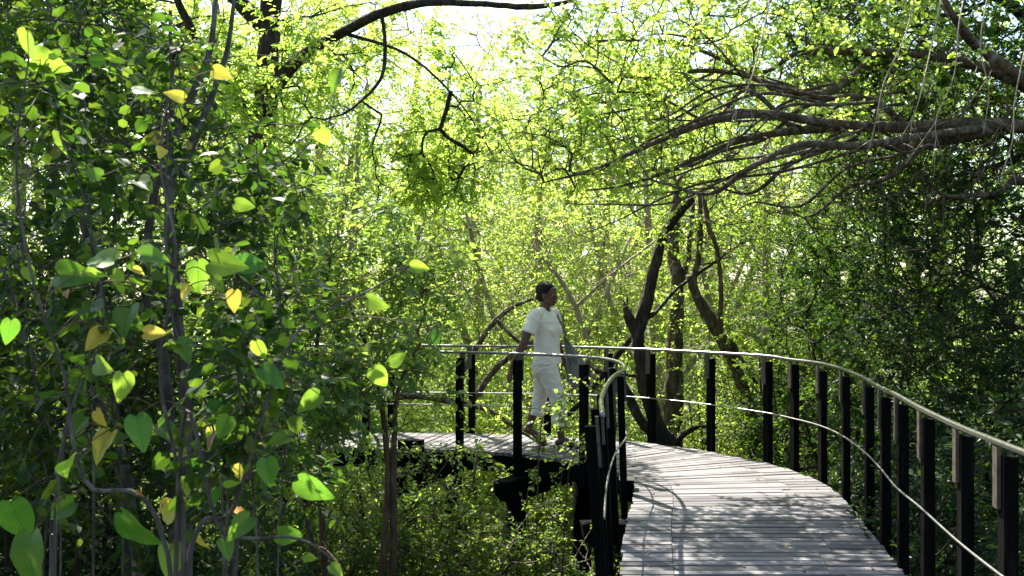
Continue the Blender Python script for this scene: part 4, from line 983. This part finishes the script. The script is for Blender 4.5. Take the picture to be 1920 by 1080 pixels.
# bare hanging twigs
hv = [[(1700, 60, 7.2), (1660, 150, 7.1), (1640, 240, 7.1), (1625, 300, 7.1)], [(1420, 110, 7.3), (1400, 170, 7.2), (1375, 220, 7.2), (1368, 262, 7.2)], [(1800, 40, 7), (1790, 140, 6.9), (1755, 230, 6.9), (1770, 300, 6.9)],
      [(1905, 180, 7), (1900, 260, 6.9), (1880, 330, 6.9), (1895, 350, 6.9)], [(1850, 10, 7), (1840, 90, 6.9), (1855, 170, 6.9), (1845, 250, 6.9)], [(1740, 120, 7), (1720, 200, 6.9), (1690, 260, 6.9)]]
hl = ['pale bare twig dangling left of the others, alone over the thick boughs', 'longest pale twig hanging at the right edge', 'bare twig hanging near the right edge, slightly bowed']
root = empty('hanging_vine', P(1790, 40, 7.1), 'curtain of bare pale vine strands hanging down from the boughs at upper right', 'vine')
for h_ in hv:
    p = smooth_path(Q((h_[0][0] + 30, h_[0][1] - 140, h_[0][2] + .5), *h_), 6); mb = MB(); tube(mb, p, [.006, .005, .004, .002], 6, .1)
    A_ = p[rng.integers(6, len(p) - 1, 6)]; segs(mb, A_, A_ + rng.normal(0, .10, (6, 3)) - [0, 0, .14], .003, .001, 4)
    mb.build('strand', BARK_PALE, root, True)

# --- big tree, upper left
DL = 11.2
plant('bough_tree', 'tall dark-trunked tree at upper left whose long bough arches across the top centre', 'tree', B(450, DL), [
    ([B(452, DL), P(455, 900, DL), P(458, 620, DL), P(470, 480, DL), P(488, 300, DL), P(496, 190, DL), P(505, 60, DL), P(520, -120, DL), P(560, -400, DL)], [.22, .18, .165, .15, .15, .14, .12, .1, .06]),
    (Q((500, 180, DL), (560, 110, DL - .2), (640, 60, DL - .5), (720, 22, DL - .8), (800, 4, DL - 1), (900, 6, DL - 1.2), (1000, 12, DL - 1.3), (1080, 0, DL - 1.3)), [.085, .07, .058, .048, .04, .034, .028, .018]),
    (Q((715, 25, DL - .8), (722, 90, DL - .8), (712, 150, DL - .8), (670, 195, DL - .8), (640, 215, DL - .8)), [.022, .02, .016, .012]),
    (Q((640, 60, DL - .5), (760, 100, DL - .7), (860, 190, DL - .8), (930, 300, DL - .8)), [.02, .015, .01, .006]),
    (Q((505, 60, DL), (380, -60, DL), (250, -180, DL)), [.1, .07, .04]), (Q((490, 250, DL), (420, 150, DL), (350, 40, DL - .2), (300, -80, DL - .3)), [.08, .06, .045, .03])],
    [(P(660, 120, DL + 1.0), px_r(DL, 230, 150, 1.0), 230, -.2, 1), (P(800, 240, DL + .6), px_r(DL, 150, 170, 1.1), 240, -.25, 1), (P(250, 60, DL + .8), px_r(DL, 240, 180, 1.0), 180, -.1, 1), (P(60, -330, DL - .6), px_r(DL, 380, 240, 1.7), 300, -.2, .8), (P(520, 230, DL - .8), px_r(DL, 170, 200, .4), 80, -.1, 1.2), (P(560, 360, DL + .8), px_r(DL, 230, 120, .7), 130, 0, 1)],
    BARK_DARK, LM_BRIGHT, .065, T_OVAL, .34, 12, 4, trunk_rough=.16, rtip=.0045)

plant('shade_tree', 'shade tree added at the left edge, whose dark crown closes the top left corner', 'tree', B(-250, 8.2), [
    ([B(-250, 8.2), P(-240, 500, 8.2), P(-200, 0, 8.2), P(-120, -500, 8.2), P(-60, -900, 8.2)], [.2, .17, .15, .12, .06]), ([P(-200, 0, 8.2), (-3.6, 8.0, 5.6), (-2.2, 7.6, 6.4)], [.1, .07, .03]),
    ([P(-210, 100, 8.2), P(-60, -10, 8.0), P(90, 30, 7.8), P(230, 120, 7.7)], [.07, .05, .035, .012])],
    [((-3.6, 7.6, 6.2), (2.6, 2.4, 1.1), 460, -.45, .9), (P(60, 120, 7.6), px_r(7.6, 260, 190, .8), 240, -.25, 1.2), ((-1.5, 10.4, 7.1), (1.3, 1.7, .6), 260, -.3, 1.1)],  # first and last crowns unseen overhead, added to shade left foreground and near deck
    BARK_DARK, LM_DARK, .065, T_OVAL, .32, 11, 4, rtip=.0045)

# --- middle-left grey-green shrub in front of the deck's left end
def shrub(label, base, stems, crowns, lm=LM_SILVER, name='shrub', cat='shrub', **kw):
    o = dict(leaf=.07, tpl=T_OVAL, twig=.28, nleaf=9, per=3, droop=.1, trunk_rough=.12, bark=BARK_GREY, rtip=.003); o.update(kw)
    bk = o.pop('bark'); return plant(name, label, cat, base, stems, crowns, bk, lm, **o)
dm = 7.4
shrub('airy grey-green shrub with slender stems, left of the visible railing posts', B(660, dm), [
    ([B(690, dm), P(735, 1080, dm), P(738, 900, dm), P(745, 740, dm), P(790, 640, dm)], [.034, .03, .025, .017, .009]),
    ([B(680, dm), P(722, 1000, dm), P(725, 850, dm), P(705, 700, dm), P(650, 560, dm)], [.03, .025, .02, .008]),
    ([B(640, dm), P(600, 900, dm), P(590, 700, dm), P(620, 480, dm)], [.03, .022, .008]), ([B(660, dm), P(560, 850, dm + .2), P(500, 600, dm + .2), P(520, 430, dm + .2)], [.03, .022, .008])],
    [(P(660, 600, dm), px_r(dm, 190, 150, .9), 170, -.05, 1.9), (P(620, 450, dm + .2), px_r(dm, 160, 110, .8), 80, 0, 1.9), (P(700, 740, dm - .2), px_r(dm, 160, 70, .7), 80, -.2, 1.6), (P(560, 700, dm), px_r(dm, 120, 150, .8), 90, -.1, 1.8),
     (P(790, 520, dm), px_r(dm, 90, 50, .5), 34, -.6, 1.6)], bark=BARK_RED)
# --- grey stemmed shrub, nearest left
dn = 4.6
shrub('tall grey-stemmed shrub with dark oval leaves, filling the left side in front', B(330, dn), [
    ([B(345, dn), P(350, 900, dn), P(343, 700, dn), P(330, 560, dn), P(318, 400, dn), P(330, 250, dn), P(385, 120, dn), P(400, 40, dn), P(415, -120, dn)], [.035, .03, .026, .024, .022, .018, .015, .012, .008]),
    ([B(350, dn), P(320, 800, dn + .2), P(275, 600, dn + .2), P(282, 400, dn + .2), P(320, 230, dn + .2), P(318, 20, dn + .2)], [.03, .024, .02, .015, .008]),
    ([B(380, dn), P(450, 900, dn + .3), P(490, 760, dn + .3), P(530, 640, dn + .3), P(520, 560, dn + .3)], [.022, .018, .014, .008]),
    ([B(300, dn), P(215, 760, dn + .4), P(150, 400, dn + .4), P(110, 260, dn + .4)], [.025, .02, .008]),
    ([B(330, dn), P(240, 900, dn), P(75, 700, dn), P(10, 520, dn), P(-40, 300, dn)], [.03, .024, .018, .008]),
    ([P(335, 330, dn), P(385, 210, dn), P(425, 90, dn), P(440, -20, dn)], [.018, .014, .008])],
    [(P(250, 330, dn + .3), px_r(dn, 250, 220, .9), 250, -.1, 1.9), (P(120, 620, dn + .3), px_r(dn, 190, 260, .8), 230, -.25, 1.9), (P(120, 120, dn + .2), px_r(dn, 240, 180, .8), 230, -.3, 1.9), (P(440, 560, dn + .3), px_r(dn, 150, 200, .7), 130, -.1, 1.9), (P(330, 900, dn + .5), px_r(dn, 330, 130, .7), 160, -.2, 1.9)],
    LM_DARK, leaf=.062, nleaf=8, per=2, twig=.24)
bush('dark shaded undergrowth bush low in the left corner', 120, 6.6, 1.6, 1.5, 520, -.3, .5, **{**DK, 'leaf': .055, 'lmat': LM_DARK_SHADED})
bush('nearest dark bush, low against the left edge of the view', 10, 5.4, 1.9, 1.05, 560, -.5, .55, **{**DK, 'lmat': LM_DARK_SHADED})
bush('dark bush at the very bottom, left of the reddish twin stem', 420, 6.0, -.1, .9, 360, -.4, .6, **{**DK, 'lmat': LM_DARK_SHADED})
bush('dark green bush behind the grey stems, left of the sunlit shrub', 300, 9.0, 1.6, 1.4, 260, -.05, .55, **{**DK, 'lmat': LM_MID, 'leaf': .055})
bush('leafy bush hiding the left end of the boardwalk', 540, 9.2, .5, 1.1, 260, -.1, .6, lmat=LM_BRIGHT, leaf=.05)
# --- under and in front of the deck
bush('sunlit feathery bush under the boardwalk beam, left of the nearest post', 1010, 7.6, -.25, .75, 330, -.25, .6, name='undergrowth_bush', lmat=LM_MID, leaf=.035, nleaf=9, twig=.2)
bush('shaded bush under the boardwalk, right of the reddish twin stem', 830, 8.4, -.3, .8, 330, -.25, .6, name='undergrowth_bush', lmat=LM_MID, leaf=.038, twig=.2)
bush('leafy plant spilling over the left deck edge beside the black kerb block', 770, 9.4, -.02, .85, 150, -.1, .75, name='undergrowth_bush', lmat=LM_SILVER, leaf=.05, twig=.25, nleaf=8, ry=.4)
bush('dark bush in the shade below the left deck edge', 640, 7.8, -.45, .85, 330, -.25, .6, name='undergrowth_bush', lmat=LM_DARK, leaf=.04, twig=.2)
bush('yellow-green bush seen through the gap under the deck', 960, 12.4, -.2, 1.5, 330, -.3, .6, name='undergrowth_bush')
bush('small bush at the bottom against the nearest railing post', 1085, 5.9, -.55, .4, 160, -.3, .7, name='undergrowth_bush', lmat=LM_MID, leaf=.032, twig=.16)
# sprigs that rise in front of the woman's feet
def sprig(label, px, d, pts_list, n_per=5, lm=LM_SILVER, leaf=.045):
    b = B(px, d); root = empty('leafy_sprig', b, label, 'plant'); st = MB(); lf = MB()
    for pts in pts_list:
        p = smooth_path([b] + Q(*[(x, y, d + dd) for x, y, dd in pts]), 6); tube(st, p, [.008, .006, .004, .0015], 6)
        m = len(p); k_ = np.arange(int(m * .45), m); k_ = np.repeat(k_, n_per)[: ]
        A_ = p[k_] + rng.normal(0, .012, (len(k_), 3)); dd = unit(rng.normal(0, 1, (len(k_), 3)) * [1, .8, .7] + [0, 0, .1])
        sprays(st, lf, A_, dd, .11, 5, leaf, T_ROUND, .1, .9, rng.uniform(.2, 1, len(k_)))
    st.build('stem', BARK_RED, root, True); lf.build('foliage', lm, root); return root
sprig('fine leafy sprig rising in front of the woman\'s feet', 1040, 8.6, [[(1035, 1000, 0), (1052, 900, 0), (1062, 800, 0), (1040, 765, 0)], [(990, 980, .1), (1000, 900, .1), (1020, 830, .1), (1000, 800, .1)], [(1060, 960, 0), (1075, 860, 0), (1100, 830, 0), (1130, 850, 0)], [(930, 960, 0), (940, 880, 0), (900, 850, 0), (850, 850, 0)]], 2, LM_SILVER, .04)
sprig('long sprig of narrow bluish leaves crossing the hanging bag', 1000, 8.4, [[(1010, 860, 0), (1030, 770, 0), (1065, 735, 0), (1100, 706, 0)]], 1, LM_SILVER, .04)

# --- broad-leaved vine in the left foreground
def broad_leaf(px, py, d, size_px, roll, yellow=0.0, fold=.35, pitch_=0.0, turn=0.0, droop=.25):
    """heart-shaped leaf hanging from its stalk at (px,py); roll = direction of the tip on the picture plane, degrees (0 right, -90 down)"""
    sz = size_px * d / FPX; nu_, nv_ = 11, 7
    prof = [(0, .16), (.04, .30), (.12, .42), (.22, .475), (.35, .47), (.5, .41), (.65, .32), (.78, .22), (.9, .11), (.97, .035), (1, .004)]
    o_ = P(px, py, d); a = R(roll)
    ax_ = unit(J(math.cos(a) * math.cos(pitch_), math.sin(pitch_), math.sin(a) * math.cos(pitch_)))
    nn = unit(J(math.sin(turn) * -math.sin(a), -1 + .0, .35 + math.sin(turn) * .6)); nn = unit(nn - ax_ * (nn @ ax_)); ss = np.cross(nn, ax_)
    V = []; UVv = []; wv = rng.uniform(0, 6.28)
    for i, (u_, h_) in enumerate(prof):
        for j in range(nv_):
            v_ = (j / (nv_ - 1) - .5) * 2; y = v_ * h_ * .78; x = u_ - (.10 * abs(v_) ** 1.5 * max(0, 1 - u_ * 3.2))
            z = fold * abs(y) * .55 - droop * u_ * u_ + .018 * math.sin(u_ * 15 + wv + v_ * 2) * abs(v_) 
            V.append(o_ + sz * (ax_ * x + ss * y + nn * z)); UVv.append((x, y * 2))
    q = [[i * nv_ + j, (i + 1) * nv_ + j, (i + 1) * nv_ + j + 1, i * nv_ + j + 1] for i in range(nu_ - 1) for j in range(nv_ - 1)]
    return V, q, UVv, o_
def build_leaves(specs, mat, root, name='leaf'):
    for sp_ in specs:
        mb = MB(); V, q, U, o_ = broad_leaf(*sp_[:5], **sp_[5]); mb.add(V, q, r=rng.uniform(.0, .75)); o = mb.build(name, mat, root, True)
        ul_ = o.data.uv_layers.new(name='UVMap'); ul_.data.foreach_set('uv', np.array([U[vi] for f_ in q for vi in f_], np.float32).ravel())
dv = 2.9
vine = empty('broad_leaved_vine', B(330, dv), 'climbing vine with large heart-shaped green and yellow leaves in the left foreground', 'vine')
G_ = [(345, 480, 70, 50), (215, 490, 95, 170), (262, 480, 100, -10), (300, 490, 85, -60), (370, 490, 75, -75), (395, 490, 80, -10), (445, 495, 65, 5), (400, 520, 60, -40), (50, 500, 80, -75), (110, 515, 90, -5), (210, 515, 70, -60),
      (245, 575, 75, -80), (165, 500, 70, -40), (390, 760, 95, -15), (480, 640, 70, -85), (430, 780, 70, -120), (490, 690, 90, -35), (545, 820, 70, 180), (560, 900, 85, -20), (360, 905, 100, -100), (400, 920, 90, -75), (425, 900, 60, -30),
      (500, 860, 60, -70), (330, 640, 60, -60), (600, 740, 60, -150), (180, 680, 80, -30), (230, 700, 90, -100), (140, 940, 100, -160), (520, 1000, 80, -10), (570, 1040, 60, -25), (320, 1020, 110, -70), (60, 1000, 120, -100), (20, 940, 110, -60),
      (255, 780, 80, -60), (300, 800, 90, -20), (440, 380, 55, -30), (240, 335, 60, -150), (255, 340, 65, -15), (190, 330, 60, 160), (250, 170, 70, 20), (300, 90, 75, 170), (50, 60, 80, -120), (60, 100, 90, -40), (640, 130, 50, -120), (600, 240, 55, -60),
      (110, 245, 55, -100), (20, 600, 90, -90), (160, 780, 80, -140), (470, 970, 90, -150), (420, 1010, 90, -60), (620, 1060, 70, -30), (700, 690, 65, -50), (730, 680, 60, 20), (820, 620, 60, -100), (770, 500, 60, -20), (230, 960, 110, -50), (130, 860, 80, 200), (690, 560, 55, -20)]
Y_ = [(355, 540, 75, -135), (250, 505, 55, -20), (400, 130, 55, -20), (370, 130, 45, 170), (345, 185, 70, 165), (305, 258, 65, 195), (295, 285, 45, -20), (270, 625, 70, -10), (195, 620, 75, -130), (330, 950, 90, -150), (440, 545, 60, -100), (180, 770, 70, -60), (210, 810, 80, -100), (250, 790, 70, -45), (395, 800, 60, -90), (450, 870, 60, -110), (370, 1000, 80, -70)]
D_ = [(125, 545, 32, -60), (400, 815, 60, -95), (448, 950, 65, -85), (262, 920, 60, -80), (205, 590, 60, -60), (180, 360, 45, -80), (15, 510, 50, -60)]
def mk(L_, s=1.0): return [(x, y, dv + rng.uniform(-.3, .35), sz * s * rng.uniform(.6, 1.3), a + rng.uniform(-15, 15), dict(fold=rng.uniform(.2, 1.0), pitch_=rng.uniform(-.95, .8), turn=rng.uniform(-1.5, 1.5), droop=rng.uniform(.1, .4))) for x, y, sz, a in L_]
g_s, y_s, d_s = mk(G_, .74), mk(Y_, .64), mk(D_[:4], .6)
build_leaves(g_s, BL_GREEN, vine); build_leaves(y_s, BL_YELLOW, vine, 'yellow_leaf'); build_leaves(d_s, BL_DRY, vine, 'dry_leaf')
mb = MB(); vs = []
for pts in ([(345, 1200, dv), (335, 900, dv), (300, 700, dv), (330, 480, dv), (300, 300, dv), (330, 100, dv + .1)], [(340, 1200, dv), (440, 950, dv), (500, 760, dv), (560, 620, dv + .1), (700, 540, dv + .3), (800, 480, dv + .4)],
            [(330, 1150, dv), (160, 900, dv + .1), (120, 700, dv + .1), (60, 520, dv), (30, 300, dv), (60, 60, dv)], [(335, 900, dv), (420, 1000, dv - .1), (560, 1010, dv - .1), (640, 1060, dv)]):
    p = smooth_path([B(330, dv)] + Q(*pts), 8); tube(mb, p, [.008, .007, .005, .004, .002], 7, .1); vs.append(p)
vs = np.concatenate(vs)
mb.build('stem', BARK_GREY, vine, True)
mb = MB()
for sp_ in g_s + y_s + d_s:
    o_ = P(*sp_[:3]); c_ = vs[np.argmin(((vs - o_) ** 2).sum(1) + .3 * np.maximum(0, vs[:, 2] - o_[2]))]; m_ = (o_ + c_) / 2 + [0, 0, .04]
    tube(mb, smooth_path([c_, m_, o_], 4), .0016, 5)
mb.build('petiole', BARK_RED, vine, True)
# the medium-sized leaves of a second creeper that fills in between
cr = empty('creeper', B(200, 3.4), 'dark tangled creeper of medium oval leaves between the large heart-shaped ones', 'vine')
st = MB(); lf = MB(); pc = []
for a_ in range(15):
    x0 = rng.uniform(-60, 520) if a_ % 3 else rng.uniform(-60, 220); y1 = rng.uniform(60, 820); dd_ = rng.uniform(2.8, 4.4)
    pts = [B(x0 + rng.uniform(-60, 60), dd_), P(x0 + rng.uniform(-50, 50), 1050, dd_), P(x0 + rng.uniform(-70, 70), (1050 + y1) / 2, dd_ + rng.uniform(-.2, .2)), P(x0 + rng.uniform(-60, 60), y1 + 80, dd_), P(x0 + rng.uniform(-120, 120), y1, dd_ - .1)]
    p = smooth_path(pts, 10); tube(st, p, [.004, .004, .0035, .0025, .0012], 6, .1); pc.append(p[12:])
pc = np.concatenate(pc); pick_ = rng.choice(len(pc), 520)
sprays(st, lf, pc[pick_], rng.normal(0, 1, (520, 3)) + [0, -.1, .1], .2, 6, .05, T_ROUND, .25, .8, rng.uniform(0, 1, 520))
st.build('stem', BARK_GREY, cr, True); lf.build('foliage', LM_DARK, cr)

# --- unseen trees and bushes added behind and beside the viewer to block sky light
src = bpy.data.objects['shade_tree']; dsrc = bpy.data.objects['dense_bush.001']
for x, y, rz, sc, lab in [(9.0, 2.5, 2.2, 1.25, 'tree beside the walk, right of the viewer'), (-8.5, 1.0, .4, 1.3, 'tree standing left of the viewer'), (-1.5, -9, 4.4, 1.4, 'tree behind the viewer, left of the walk'),
        (6.5, -6.0, 3.1, 1.4, 'tree behind the viewer, right of the walk'), (-9.5, -6, 5.2, 1.5, 'tree far back on the left behind the viewer'), (2.5, -15, 1.0, 1.6, 'tree at the far end of the walk behind the viewer')]:
    copy_tree(src, (x, y, gz(x, y) - .1), rz, sc, 'added sky-blocking dark ' + lab)
for x, y, rz, sc, lab in [(5.2, 2.5, 1.0, 1.0, 'right of the viewer'), (-3.6, .2, 2.0, 1.1, 'left of the viewer'), (-3.2, -4.5, 3.0, 1.2, 'behind the viewer on the left'), (4.2, -3.5, 4.0, 1.2, 'behind the viewer on the right'), (0.3, -9.5, 5.0, 1.4, 'where the walk leaves behind the viewer')]:
    copy_tree(dsrc, (x, y, gz(x, y) - .1), rz, sc, 'dark sky-blocking bush added beside the walk, ' + lab)
for x, y, rz, sc, lab in [(6.6, 9.6, 2.5, 1.3, 'beyond the tall bush at the right edge'), (7.2, 6.2, .5, 1.2, 'past the right edge of the view')]:
    copy_tree(dsrc, (x, y, gz(x, y) - .1), rz, sc, 'dense light-blocking bush added ' + lab)  # extra bushes past the right edge, added to close holes letting light in
